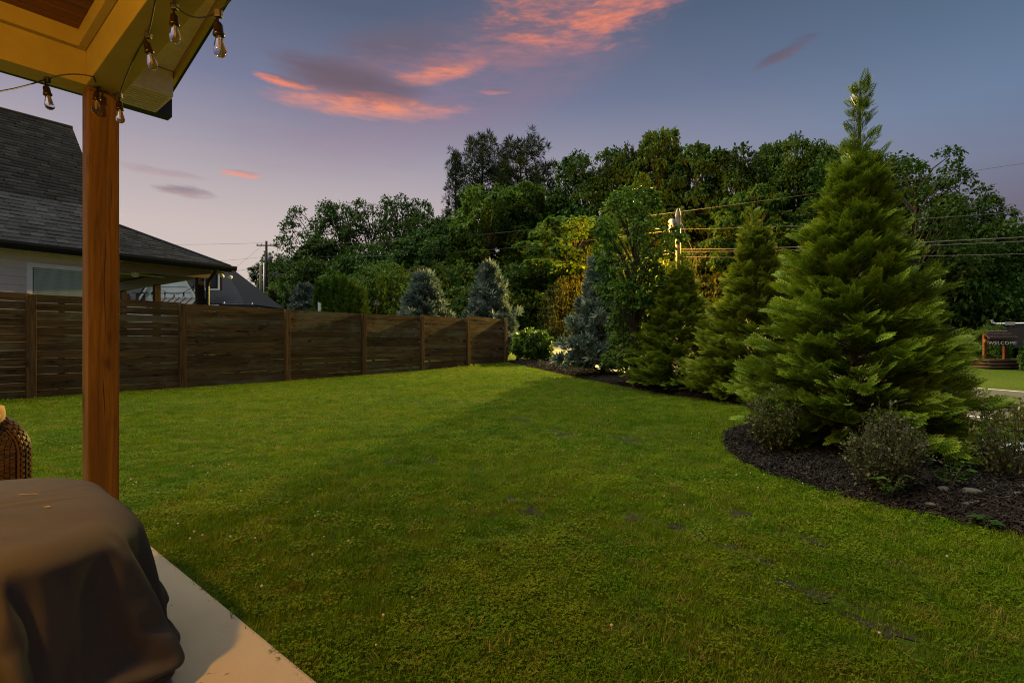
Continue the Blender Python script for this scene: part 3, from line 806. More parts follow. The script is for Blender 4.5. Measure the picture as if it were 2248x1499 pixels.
# local: x along the eave, y back from the eave, z up
EZ = 3.2
def hp(name, mb, m, label=None, parent=None, smooth=False):
    o = mb.build(name, m, parent or house, smooth)
    if label: o['label'] = label
    return o
def shingle_roof(org, along, up, width_fn, L, S_, parent, single_rows):
    """org, along, up : local vectors; width_fn(s) -> (t0, t1) clip of a row at slope distance s"""
    org = Vector(org); along = Vector(along).normalized(); up = Vector(up).normalized(); nn = along.cross(up).normalized()
    if nn.z < 0: nn = -nn
    ex = .145; rows = int(S_ / ex) + 1; rr = random.Random(5)
    V = []; Q = []; singles = 0
    base = Matrix((( along.x, up.x, nn.x, 0), (along.y, up.y, nn.y, 0), (along.z, up.z, nn.z, 0), (0, 0, 0, 1)))
    for r in range(rows):
        s0 = r * ex; t0, t1 = width_fn(s0 + ex * .5)
        if t1 - t0 < .05: continue
        t = t0 - rr.uniform(0, .2)
        while t < t1:
            w = rr.uniform(.16, .34); a = max(t, t0); b = min(t + w, t1); t += w
            if b - a < .03: continue
            th = rr.choice([.008, .011, .017]); g_ = .0015
            if r < single_rows and shingle_count[0] < 300:
                o = bpy.data.objects.new('shingle', SHM); COL.objects.link(o); o.parent = parent
                o.matrix_local = Matrix.Translation(org + along * (a + g_) + up * s0) @ base @ Matrix.Diagonal((b - a - 2 * g_, ex * 1.15, th, 1))
                shingle_count[0] += 1
            else:
                n0 = len(V)
                for (tt, sv, hh) in ((a + g_, s0, .001), (b - g_, s0, .001), (b - g_, s0, th), (a + g_, s0, th), (b - g_, s0 + ex * 1.15, .002), (a + g_, s0 + ex * 1.15, .002)):
                    V.append(org + along * tt + up * sv + nn * hh)
                Q += [(n0, n0 + 1, n0 + 2, n0 + 3), (n0 + 3, n0 + 2, n0 + 4, n0 + 5), (n0 + 1, n0 + 4, n0 + 2, n0 + 2)[:4], ]
                Q.pop()
    if V:
        o = link('shingles', np_mesh('shingles', [tuple(v) for v in V], quads=Q), M['shingle'], parent); o['kind'] = 'stuff'
shingle_count = [0]
def unit_shingle():
    me = bpy.data.meshes.new('shingle')
    me.from_pydata([(0, 0, .05), (1, 0, .05), (1, 0, 1), (0, 0, 1), (1, 1, .1), (0, 1, .1)], [], [(0, 1, 2, 3), (3, 2, 4, 5), (1, 4, 2), (0, 3, 5)])
    me.materials.append(M['shingle']); return me
SHM = unit_shingle()
SB = 4.16; T1 = 2.16; T2 = 4.8; PP = .52
# roof decks just under the shingles
hp('roof', MB().prism([(-6, 0, EZ - .02), (T1, 0, EZ - .02), (T1, SB, EZ + SB - .02), (-6, SB, EZ + SB - .02)], (0, 0, -.06)), M['shingle'])
hp('roof', MB().prism([(-6, SB, EZ + SB - .02), (T1, SB, EZ + SB - .02), (T1, 2 * SB, EZ - .02), (-6, 2 * SB, EZ - .02)], (0, 0, -.06)), M['shingle'])
hp('porch_roof', MB().prism([(T1, 0, EZ - .02), (T2, 0, EZ - .02), (T1, T2 - T1, EZ + PP * (T2 - T1) - .02)], (0, 0, -.05)), M['shingle'])
hp('porch_roof', MB().prism([(T2, 0, EZ - .02), (T2, 8.3, EZ - .02), (T1, 8.3 - 2.64, EZ + PP * 2.64 - .02), (T1, 2.64, EZ + PP * 2.64 - .02)], (0, 0, -.05)), M['shingle'])
hp('ridge_cap', MB().tube([(-6, SB, EZ + SB + .01), (T1, SB, EZ + SB + .01)], .05, 6), M['shingle'])
hp('hip_cap', MB().tube([(T2 - .02, .02, EZ + .0), (T1, T2 - T1, EZ + PP * (T2 - T1))], .045, 6), M['shingle'])
q2 = math.sqrt(2)
shingle_roof((0, 0, EZ), (1, 0, 0), (0, 1, 1), lambda s: (-3.2, T1), T1, SB * q2, house, 14)
kp = math.sqrt(1 + PP * PP)
shingle_roof((0, 0, EZ), (1, 0, 0), (0, 1, PP), lambda s: (T1, T2 - s / kp), T2, (T2 - T1) * kp, house, 40)
hp('gable_wall', MB().prism([(T1 - .12, .3, EZ - .1), (T1 - .12, 2 * SB - .3, EZ - .1), (T1 - .12, SB, EZ + SB - .4)], (-.1, 0, 0)), M['siding'])
hp('rake_board', MB().prism([(T1 - .03, -.02, EZ - .16), (T1 - .03, SB, EZ + SB - .16), (T1 - .03, SB, EZ + SB - .05), (T1 - .03, -.02, EZ - .05)], (.03, 0, 0)), M['darkmetal'])
# eave: fascia, gutter, soffit
hp('gutter', MB().prism([(-6, -.012, EZ - .02), (-6, -.12, EZ - .0), (-6, -.12, EZ - .06), (-6, -.08, EZ - .13), (-6, -.012, EZ - .13)], (T2 + 6.1, 0, 0)), M['darkmetal'])
hp('gutter', MB().prism([(T2 + .012, 0, EZ - .02), (T2 + .12, 0, EZ), (T2 + .12, 0, EZ - .06), (T2 + .08, 0, EZ - .13), (T2 + .012, 0, EZ - .13)], (0, 8.3, 0)), M['darkmetal'])
hp('fascia', MB().box((-6, -.010, EZ - .17), (T2, .012, EZ - .022)), M['darkmetal'])
hp('soffit', MB().box((-6, .014, EZ - .15), (T1 + .1, .45, EZ - .135)), M['soffit'])
# wall of lap siding
hp('wall', MB().box((-6, .47, 0), (T1 - .14, .60, EZ - .152)), M['siding'])
sb = MB().prism([(-6, .468, 0), (-6, .440, 0), (-6, .458, .188), (-6, .468, .188)], (T1 + 6 - .14, 0, 0)).mesh('siding_board'); sb.materials.append(M['siding'])
sbl = MB().prism([(0, .468, 0), (0, .440, 0), (0, .458, .188), (0, .468, .188)], (1, 0, 0)).mesh('siding_board'); sbl.materials.append(M['siding'])
# window sits between t = .62 and 2.0
WT0, WT1, WZ0, WZ1 = .60, 2.02, 1.2, 2.72
for j in range(16):
    z0 = .02 + j * .19
    spans = [(-6, T1 - .14)] if (z0 + .19 < WZ0 or z0 > WZ1) else [(-6, WT0 - .10), (WT1 + .10, T1 - .14)]
    for (ta, tb) in spans:
        if tb - ta < .03: continue
        o = bpy.data.objects.new('siding_board', sbl); COL.objects.link(o); o.parent = house; o.location = (ta, 0, z0); o.scale = (tb - ta, 1, 1)
        if z0 + .188 > EZ - .152: o.scale.z = .6
w = hp('window', MB().box((WT0, .455, WZ0), (WT1, .468, WZ1)), M['pane'])
m_ = MB().box((WT0 - .10, .42, WZ0 - .1), (WT0, .465, WZ1 + .1)).box((WT1, .42, WZ0 - .1), (WT1 + .10, .465, WZ1 + .1)).box((WT0, .421, WZ1), (WT1, .465, WZ1 + .1)).box((WT0, .421, WZ0 - .1), (WT1, .465, WZ0))
hp('frame', m_, M['white'], parent=w)
sl2 = MB().box((0, 0, 0), (WT1 - WT0 - .04, .004, .040), Matrix.Rotation(R(14), 4, 'X')).mesh('blind_slat'); sl2.materials.append(M['blind'])
for j in range(31):
    o = bpy.data.objects.new('blind_slat', sl2); COL.objects.link(o); o.parent = w; o.location = (WT0 + .02, .445, WZ0 + .03 + j * .048)
# porch
hp('porch_ceiling', MB().box((T1 + .1, .18, EZ - .05), (T2 - .05, 8.1, EZ - .03)), M['ceil'])
hp('porch_beam', MB().box((T1 + .1, .40, EZ - .36), (T2 - .40, .56, EZ - .1)), M['tanpaint'])
hp('porch_beam', MB().box((T2 - .73, .565, EZ - .36), (T2 - .57, 7.4, EZ - .1)), M['tanpaint'])
hp('porch_soffit', MB().box((T1 + .1, .014, EZ - .15), (T2 + .005, .398, EZ - .138)), M['tanpaint'])
hp('porch_soffit', MB().box((T2 - .398, .40, EZ - .15), (T2 + .005, 7.8, EZ - .138)), M['tanpaint'])
for yb in (.40, 3.55, 6.6):
    hp('porch_post', MB().box((T2 - .74, yb, 0), (T2 - .56, yb + .18, EZ - .362), bev=.01), M['dkwood'])
hp('downspout', MB().tube([(T2 - .44, -.06, EZ - .12), (T2 - .44, .02, EZ - .22), (T2 - .50, .30, EZ - .45), (T2 - .50, .35, EZ - .6), (T2 - .50, .35, .1)], .052, 8), M['darkmetal'])
hp('porch_fan', MB().lathe([(.04, .12), (.10, .08), (.10, .0), (.05, -.04)], 12, Matrix.Translation((T1 + .75, 1.5, EZ - .35))).box((T1 + .1, 1.45, EZ - .33), (T1 + 1.45, 1.56, EZ - .315)), M['white'])
fl = hp('floodlight', MB().lathe([(.02, .0), (.045, .03), (.055, .10), (.03, .13)], 12, Matrix.Translation((T2 + .05, .35, EZ - .30)) @ Matrix.Rotation(R(70), 4, 'Y')).lathe([(.02, .0), (.045, .03), (.055, .10), (.03, .13)], 12, Matrix.Translation((T2 - .10, .25, EZ - .30)) @ Matrix.Rotation(R(-60), 4, 'Y')), M['white'], smooth=True)
# its own small string lights between the porch posts
s2 = thing('string_lights', "small dark string lights looped between posts of the neighbour's porch", 'string lights', (E0[0], E0[1], 0), HA)
loops = [((T2 - .65, .45), (T2 - .65, 3.6)), ((T2 - .65, 3.6), (T2 - .65, 6.6))]
zt = EZ - .40
for (p0, p1) in loops:
    a_ = Vector((p0[0], p0[1], zt)); b_ = Vector((p1[0], p1[1], zt))
    pts = sag(a_, b_, .34, 14); link('cable', MB().tube(pts, .008, 5).mesh('cable'), M['cable'], s2)
    for t in (.14, .36, .58, .8):
        p = a_.lerp(b_, t) + Vector((0, 0, -.34 * 4 * t * (1 - t)))
        s_ = bpy.data.objects.new('socket', BSO); COL.objects.link(s_); s_.parent = s2; s_.location = p + Vector((0, 0, -.06)); s_.scale = (1.5, 1.5, 1.5)
        c = bpy.data.objects.new('bulb', BGL); COL.objects.link(c); c.parent = s_

# ------------------------------------------------------------------ white house further back
h2 = thing('white_house', 'white gabled house with dark roof and dormer seen through the open porch', 'house', (-20.0, 29.0, .0), 0)
def h2p(name, mb, m, parent=None): return mb.build(name, m, parent or h2)
# local coordinates: x right, y away; world x = -20 + x , y = 29 + y ; ground lifted
def L2(px, py, d): return (at(px, d) + 20.0, d - 29.0, hz(py, d))
gx0 = L2(250, 0, 28)[0]; gxr = L2(432, 0, 28)[0]
zE = hz(652, 28); pk = (L2(372, 0, 28)[0], hz(561, 28))
h2p('wall', MB().prism([(pk[0] * 2 - gxr, -1, 0), (gxr, -1, 0), (gxr, -1, zE), (pk[0], -1, pk[1]), (pk[0] * 2 - gxr, -1, zE)], (0, .3, 0)), M['whiteb'])
h2p('wall', MB().box((gx0 - 3, -.69, 0), (L2(528, 0, 29)[0], -.4, hz(668, 28.5))), M['whiteb'])
for sg in (1, -1):
    e = (pk[0] + sg * (gxr - pk[0]) * 1.06, zE - .22)
    h2p('rake_board', MB().prism([(pk[0], -1.12, pk[1] + .05), (e[0], -1.12, e[1]), (e[0], -1.12, e[1] + .22), (pk[0], -1.12, pk[1] + .27)], (0, .11, 0)), M['white'])
    h2p('roof', MB().prism([(pk[0], -1.15, pk[1] + .28), (e[0] + sg * .05, -1.15, e[1] + .19), (e[0] + sg * .05, -1.15, e[1] + .26), (pk[0], -1.15, pk[1] + .36)], (0, 5, 0)), M['shingle'])
for j in range(13):
    z0 = .1 + j * .33
    hw = (gxr - pk[0]) * (1 if z0 < zE else max(0, (pk[1] - z0) / (pk[1] - zE)))
    if hw > .2: h2p('siding_board', MB().prism([(pk[0] - hw, -1.004, z0), (pk[0] - hw, -1.03, z0), (pk[0] - hw, -1.008, z0 + .32), (pk[0] - hw, -1.004, z0 + .32)], (2 * hw, 0, 0)), M['whiteb'])
# main roof, steep, with the dormer
er = L2(537, 664, 28.6); tr = L2(489, 577, 31.8); tl = (er[0] - 9, tr[1], tr[2]); el_ = (er[0] - 9, er[1], er[2])
h2p('roof', MB().prism([el_, er, tr, tl], (0, .04, -.10)), M['shingle'])
h2p('roof', MB().prism([er, (er[0], er[1] + 5, er[2]), (tr[0], tr[1] + .5, tr[2]), tr], (0, 0, -.10)), M['shingle'])
h2p('fascia', MB().box((el_[0], er[1] - .03, er[2] - .22), (er[0], er[1] + .05, er[2] - .10)), M['white'])
# awning of standing seam metal over the lower window band
aw = MB(); x0a, x1a = L2(340, 0, 27.6)[0], L2(427, 0, 27.6)[0]; za, zb_ = hz(651, 27.6), hz(672, 27)
aw.prism([(x0a, -1.04, za), (x1a, -1.04, za), (x1a + .1, -1.9, zb_), (x0a - .1, -1.9, zb_)], (0, 0, -.05))
for kx in range(7):
    xx = x0a + (x1a - x0a) * kx / 6; aw.prism([(xx, -1.05, za + .001), (xx + .03, -1.05, za + .001), (xx + .03, -1.9, zb_ + .001), (xx, -1.9, zb_ + .001)], (0, 0, .04))
h2p('metal_awning', aw, M['greymetal'])
wx0, wx1 = L2(297, 0, 27.9)[0], L2(317, 0, 27.9)[0]
wn = h2p('window', MB().box((wx0, -1.06, hz(661, 27.9)), (wx1, -1.04, hz(643, 27.9))), M['pane'])
h2p('header', MB().box((wx0 - .15, -1.12, hz(643, 27.9)), (wx1 + .15, -1.035, hz(640.5, 27.9))), M['redwood'], wn)
wn = h2p('window', MB().box((L2(272, 0, 27.9)[0], -1.06, hz(661, 27.9)), (L2(283, 0, 27.9)[0], -1.04, hz(643, 27.9))), M['pane'])
# dormer
dz0, dz1 = hz(636, 28.6), hz(596, 28.6); dx0, dx1 = L2(452, 0, 28.6)[0], L2(486, 0, 28.6)[0]
dm = h2p('dormer', MB().box((dx0, -.55, dz0), (dx1, -.30, dz1 + .1)), M['shingle'])
h2p('dormer_window', MB().box((dx0 + .22, -.585, dz0 + .16), (dx1 - .2, -.555, dz1 - .06)), M['pane'], dm)
fr = MB(); t_ = .075
fr.box((dx0, -.60, dz0), (dx0 + t_, -.552, dz1)).box((dx1 - t_, -.60, dz0), (dx1, -.552, dz1)).box((dx0 + t_, -.601, dz0), (dx1 - t_, -.552, dz0 + t_)).box((dx0 - .12, -.66, dz1), (dx1 + .35, -.552, dz1 + .1))
h2p('dormer_frame', fr, M['white'], dm)

# vehicle whose roof shows over the fence by the white house
van = thing('parked_van', 'dark van roof with pale rails showing over the fence by the white house', 'van', (at(523, 25), 25.0, .30), R(26))
m_ = MB(); vz = hz(664.5, 25) - .30
pr = [(-1.0, 0, .35), (1.0, 0, .35), (1.02, 0, 1.1), (.92, 0, vz - .2), (.75, 0, vz - .04), (-.75, 0, vz - .04), (-.92, 0, vz - .2), (-1.02, 0, 1.1)]
link('body', m_.prism(pr, (0, 4.6, 0)).mesh('body'), M['vandark'], van)
link('roof_panel', MB().box((-.70, .3, vz - .038), (.70, 4.3, vz - .004), bev=.012).mesh('roof_panel'), M['vansilver'], van)
for sx_ in (-.62, .62): link('roof_rail', MB().tube([(sx_, .4, vz), (sx_, .5, vz + .06), (sx_, 4.0, vz + .06), (sx_, 4.1, vz)], .025, 6).mesh('roof_rail'), M['steel'], van)
link('rear_window', MB().prism([(-.80, -.012, 1.45), (.80, -.012, 1.45), (.72, -.012, vz - .25), (-.72, -.012, vz - .25)], (0, .01, 0)).mesh('rear_window'), M['pane'], van)
for (sx_, sy_) in ((-.93, .8), (.93, .8), (-.93, 3.7), (.93, 3.7)):
    o = link('wheel', MB().lathe([(.12, -.11), (.33, -.10), (.35, 0), (.33, .10), (.12, .11)], 18).mesh('wheel'), M['rubberblack'], van); o.location = (sx_, sy_, .35); o.rotation_euler = (0, R(90), 0)

# ------------------------------------------------------------------ utility poles and lines
def utility_pole(label, x, y, h, r0=.15, r1=.11, arms=(), mat='pole'):
    z = float(gz(x, y)); t = thing('utility_pole', label, 'utility pole', (x, y, z))
    link('pole', MB().tube([(0, 0, -.3), (0, 0, h * .5), (0, 0, h)], [r0, (r0 + r1) / 2, r1], 12).mesh('pole'), M[mat], t, True)
    for (zz, w_) in arms:
        link('crossarm', MB().box((-w_, -.16, zz), (w_, -.05, zz + .13)).mesh('crossarm'), M['pole'], t)
        for s_ in (-1, -.55, .55, 1):
            link('insulator', MB().lathe([(.03, 0), (.06, .05), (.06, .12), (.02, .18)], 8, Matrix.Translation((s_ * (w_ - .08), -.1, zz + .13))).mesh('insulator'), M['steel'], t)
    return t
dL = 60; pL = (at(585, dL), dL); zL = hz(528, dL); gL = float(gz(*pL))
poleL = utility_pole('tall utility pole with crossarm and transformer rising beyond the fence', pL[0], pL[1], zL - gL, .17, .13, ((zL - gL - .6, 1.1),), 'dkwood')
link('transformer', MB().lathe([(.05, 0), (.24, .03), (.24, .75), (.16, .85), (.05, .9)], 14, Matrix.Translation((.42, -.05, zL - gL - 2.6))).mesh('transformer'), M['lampcase'], poleL, True)
link('conduit', MB().tube([(-.22, -.12, 0), (-.22, -.12, zL - gL - 2.6)], .09, 8).mesh('conduit'), M['steel'], poleL, True)
dT = 42; pT = (at(572, dT), dT); zT = hz(581, dT)
poleT = utility_pole('thin pale utility pole standing left of the tall one', pT[0], pT[1], zT - float(gz(*pT)), .13, .10)
dR = 33; pR = (at(1488, dR), dR); zR = hz(462, dR); gR = float(gz(*pR))
poleR = utility_pole('wooden utility pole with amber street lamp behind the young maple', pR[0], pR[1], zR - gR, .17, .12)
link('transformer', MB().lathe([(.05, 0), (.23, .03), (.23, .7), (.16, .8), (.05, .85)], 14, Matrix.Translation((-.42, -.05, hz(508, dR) - gR))).mesh('transformer'), M['steel'], poleR, True)
for dx_ in (-.18, .15):
    link('riser_pipe', MB().tube([(dx_, -.15, hz(600, dR) - gR), (dx_, -.15, hz(470, dR) - gR), (dx_ * .4, -.15, hz(458, dR) - gR)], .035, 8).mesh('riser_pipe'), M['steel'], poleR, True)
link('guy_brace', MB().tube([(.12, 0, hz(478, dR) - gR), (.95, -.1, hz(552, dR) - gR)], .03, 6).mesh('guy_brace'), M['steel'], poleR, True)
# street lamp on a bracket arm
LX, LZ = -2.8, hz(512, dR) - gR
lampe = link('street_lamp', MB().tube([(0, 0, LZ - .1), (-1.3, -.25, LZ + .28), (LX, -.6, LZ + .3)], .03, 8).mesh('street_lamp'), M['steel'], poleR, True)
link('lamp_hood', MB().lathe([(.05, .16), (.12, .12), (.19, .0), (.19, -.03)], 16, Matrix.Translation((LX, -.6, LZ + .2))).mesh('lamp_hood'), M['lampcase'], lampe, True)
def lampglow():
    m, nt, b = newmat('lit_street_lamp_lens')
    b.inputs['Base Color'].default_value = (.8, .5, .2, 1); b.inputs['Emission Color'].default_value = (1, .5, .09, 1); b.inputs['Emission Strength'].default_value = 1.5
    return m
link('lamp_lens', MB().lathe([(.15, 0), (.16, -.05), (.1, -.12), (.03, -.14)], 16, Matrix.Translation((LX, -.6, LZ + .16))).mesh('lamp_lens'), lampglow(), lampe, True)
stl = bpy.data.lights.new('street_light', 'SPOT'); stl.energy = 48000; stl.color = (1, .74, .20); stl.shadow_soft_size = .2; stl.spot_size = R(120); stl.spot_blend = .8
so_ = bpy.data.objects.new('street_light', stl); COL.objects.link(so_); so_.parent = poleR; so_.location = (LX, -.75, LZ - .22)
so_.rotation_euler = Vector((-9.5, -24, -6.5)).to_track_quat('-Z', 'Y').to_euler()
stp = bpy.data.lights.new('street_lamp_glow', 'POINT'); stp.energy = 8000; stp.color = (1, .46, .06); stp.shadow_soft_size = .2
sp_ = bpy.data.objects.new('street_lamp_glow', stp); COL.objects.link(sp_); sp_.parent = poleR; sp_.location = (LX, -.62, LZ - .55)
def wire(label, pts, r, sagz, group='overhead lines along the road'):
    path = []
    for (a_, b_) in zip(pts[:-1], pts[1:]):
        path += sag(Vector(a_), Vector(b_), sagz, 18)[(1 if path else 0):]
    o = link('power_line', MB().tube(path, r, 5, False).mesh('power_line'), M['wire'], None, True); tag(o, label, 'power line', group)
def pt(px, py, d): return (at(px, d), d, hz(py, d))
wire('topmost thin wire from the tall pole over the woods to the lamp pole top', [pt(590, 533, 60), pt(1488, 464, 33)], .011, .7)
wire('topmost thin wire rising right from the lamp pole top into the sky', [pt(1488, 464, 33), pt(2400, 335, 17)], .008, .05)
wire('second thin wire from the tall pole across the woods to the lamp pole', [pt(590, 558, 60), pt(1488, 503, 33)], .011, .8)
wire('second thin wire right of the lamp pole behind the tall arborvitae', [pt(1490, 502, 33), pt(2400, 452, 17)], .008, .15)
wire('thick pale cable sagging low from the tall pole to the lamp pole', [pt(594, 596, 60), pt(1480, 546, 33)], .022, 1.7)
wire('lower thinner cable sagging just under the thick pale one', [pt(594, 600, 60), pt(1480, 553, 33)], .016, 1.75)
wire('thick lamp-lit cable running right from the lamp pole', [pt(1490, 546, 33), pt(2400, 511, 17)], .017, .12)
wire('thinner lamp-lit cable just under the thick one right of the lamp pole', [pt(1490, 551, 33), pt(2400, 521, 17)], .012, .12)
wire('lowest thin brown cable right of the lamp pole', [pt(1490, 562, 33), pt(2400, 552, 17)], .010, .12)
wire('thin wire crossing the sky left from the tall pole crossarm', [pt(578, 532, 60), pt(100, 530, 75)], .014, .3)
wire('thin wire left of the tall pole dropping behind the white house roof', [pt(578, 536, 60), pt(440, 640, 50)], .011, .2)
wire('pair cable dropping left from the thin pale pole behind the roof', [pt(571, 591, 42), pt(470, 660, 36)], .022, .1)
wire('thin wire left of the tall pole at transformer height', [pt(582, 562, 60), pt(300, 575, 62)], .011, .3)
wire('low wire left of the thin pale pole above the roof', [pt(571, 583, 42), pt(380, 600, 44)], .010, .3)

# ------------------------------------------------------------------ things at the right edge across the road
wd = 18.0
wx = at(2186, wd); wg = float(gz(wx, wd))
well = thing('wishing_well', 'wishing well planter with brown roof and WELCOME board across the road', 'garden ornament', (wx, wd, wg), R(-8))
zr = hz(726, wd) - wg; ze = hz(743, wd) - wg
link('roof', MB().prism([(-.52, -.45, ze), (.42, -.45, ze), (.36, 0, zr), (-.46, 0, zr)], (0, .02, .035)).prism([(-.52, .45, ze), (.42, .45, ze), (.36, 0.02, zr), (-.46, 0.02, zr)], (0, -.0, .035)).mesh('roof'), M['roofbrown'], well)
for j in range(5):
    t = j / 5
    link('shake', MB().box((-.53 + .06 * t, -.46 + .45 * t, ze + (zr - ze) * t + .037), (.43 - .06 * t, -.46 + .45 * (t + .22), ze + (zr - ze) * t + .06), None).mesh('shake'), M['roofbrown'], well)
for sx_ in (-.36, .28): link('post', MB().box((sx_ - .045, -.045, .30), (sx_ + .045, .045, zr - .02)).mesh('post'), M['redwood'], well)
link('gable_beam', MB().box((-.62, -.40, ze - .10), (-.08, -.30, ze + .0)).mesh('gable_beam'), M['redwood'], well)
brd = link('sign_board', MB().box((-.62, -.53, ze - .20), (.26, -.50, ze - .055)).mesh('sign_board'), M['dkwood'], well)
fc = bpy.data.curves.new('lettering', 'FONT'); fc.body = 'WELCOME'; fc.size = .165; fc.extrude = .004; fc.align_x = 'CENTER'; fc.space_character = 1.15
tmp = bpy.data.objects.new('lettering_curve', fc); COL.objects.link(tmp)
bpy.context.view_layer.update()
lm = bpy.data.meshes.new_from_object(tmp.evaluated_get(bpy.context.evaluated_depsgraph_get())); bpy.data.objects.remove(tmp)
lm.name = 'lettering'; lm.materials.clear()
lo = link('lettering', lm, M['letter'], brd); lo.location = (-.18, -.535, ze - .19); lo.rotation_euler = (R(90), 0, 0)
for j in range(3):
    for (p0, p1) in (((-.48, -.36), (.42, -.36)), ((-.48, .36), (.42, .36)), ((-.44, -.40), (-.44, .40)), ((.38, -.40), (.38, .40))):
        link('log', MB().tube([(p0[0], p0[1], .06 + j * .115), (p1[0], p1[1], .06 + j * .115)], .058, 8).mesh('log'), M['logs'], well, True)
link('soil', MB().box((-.42, -.34, .0), (.36, .34, .30)).mesh('soil'), M['mulch'], well)

sd = 30.0
shed = thing('metal_shed', 'pale corrugated metal shed behind the wishing well', 'shed', (at(2140, sd), sd, float(gz(0, sd))))
zs = hz(694, sd) - float(gz(0, sd)); m_ = MB()
for kx in range(18): m_.box((-1.2 + kx * .13, -.03 - (.02 if kx % 2 else 0), .1), (-1.2 + kx * .13 + .128, .06, zs))
link('corrugated_wall', m_.mesh('corrugated_wall'), M['white'], shed)
link('roof', MB().box((-1.3, -.15, zs + .002), (3.4, 3, zs + .10)).mesh('roof'), M['darkmetal'], shed)
link('side_wall', MB().box((1.15, .02, 0), (3.2, 2.8, zs)).mesh('side_wall'), M['dkwood'], shed)
td = 23.0; tg = float(gz(0, td))
trk = thing('utility_truck', 'dark utility truck with pale upturned rack bar and white panel at the right edge', 'truck', (at(2222, td), td, tg), R(-44))
zb2 = hz(712, td) - tg
link('body', MB().box((-1.0, 0, .45), (.95, 3.8, zb2), bev=.05).mesh('body'), M['vandark'], trk)
link('side_panel', MB().box((.48, -.06, zb2 - .75), (2.2, -.01, zb2 + .0)).mesh('side_panel'), M['white'], trk)
link('rack_bar', MB().tube([(-.68, 0, hz(699, td) - tg), (-.66, 0, hz(706, td) - tg), (-.52, 0, hz(709, td) - tg), (.38, 0, hz(709, td) - tg), (.50, 0, hz(706, td) - tg), (.52, 0, hz(699, td) - tg)], .05, 8).box((-.24, -.07, hz(712, td) - tg), (.08, .07, hz(705, td) - tg)).mesh('rack_bar'), M['steel'], trk)
link('marker_light', MB().box((-.08, -.02, hz(716, td) - tg), (.12, -.002, hz(714, td) - tg)).mesh('marker_light'), M['redwood'], trk)
for (sx_, sy_) in ((-.9, .7), (.85, .7), (-.9, 3.1), (.85, 3.1)):
    o = link('wheel', MB().lathe([(.12, -.12), (.38, -.11), (.40, 0), (.38, .11), (.12, .12)], 18).mesh('wheel'), M['rubberblack'], trk); o.location = (sx_, sy_, .40); o.rotation_euler = (0, R(90), 0)

o = MB().prism([(-.06, 0, 0), (.06, 0, 0), (.05, 0, 1.0), (-.06, 0, 1.02)], (0, .03, 0)).build('marker_post', M['white']); o.location = (at(702, 27), 27.0, hz(690, 27)); o.scale = (1.6, 1, 1.0)
mz = hz(664, 27); o.location.z = float(gz(0, 27)); o.scale.z = (mz - o.location.z)
tag(o, 'slim pale marker post sticking up just behind the fence', 'marker post')
sg = thing('yard_sign', 'small dark sign on a post in the shrubs behind the fence', 'sign', (at(826, 26.5), 26.5, float(gz(0, 26.5))))
zc = hz(665, 26.5) - float(gz(0, 26.5))
link('post', MB().box((-.03, -.02, 0), (.03, .02, zc)).mesh('post'), M['dkwood'], sg)
link('panel', MB().box((-.15, -.05, zc - .13), (.15, -.022, zc + .17)).mesh('panel'), M['roofbrown'], sg)
m_ = MB()
for (x0_, z0_) in ((-.10, -.06), (-.03, -.02), (.05, -.05), (-.02, .08)): m_.box((x0_, -.058, zc + z0_), (x0_ + .05, -.05, zc + z0_ + .05))
link('pale_mark', m_.mesh('pale_mark'), M['letter'], sg)

# ================================================================== VEGETATION
def norm(v): return v / np.maximum(np.linalg.norm(v, axis=-1, keepdims=True), 1e-9)
def randdir(n): return norm(rng.normal(size=(n, 3)))

def set_tone(me, t):
    a = me.attributes.new('tone', 'FLOAT', 'POINT'); a.data.foreach_set('value', np.ascontiguousarray(np.clip(t, 0, 1), np.float32)); return me
def leaves_mesh(name, C, AX, NR, L, Wd, fold=.25, curl=0.0, tone=None):
    """folded diamond leaves: C base points, AX axes, NR normals, L lengths, Wd half widths"""
    n = len(C); AX = norm(AX); SD = norm(np.cross(AX, NR)); NR = np.cross(SD, AX)
    L = np.broadcast_to(L, (n,))[:, None]; Wd = np.broadcast_to(Wd, (n,))[:, None]
    mid = C + AX * L * .45
    P = np.stack([C, mid + SD * Wd + NR * Wd * fold, C + AX * L - NR * L * curl, mid - SD * Wd + NR * Wd * fold], 1)
    i = np.arange(n)[:, None] * 4
    me = np_mesh(name, P.reshape(-1, 3), quads=np.concatenate([i, i + 1, i + 2, i + 3], 1))
    return set_tone(me, np.repeat(tone if tone is not None else rng.random(n), 4))

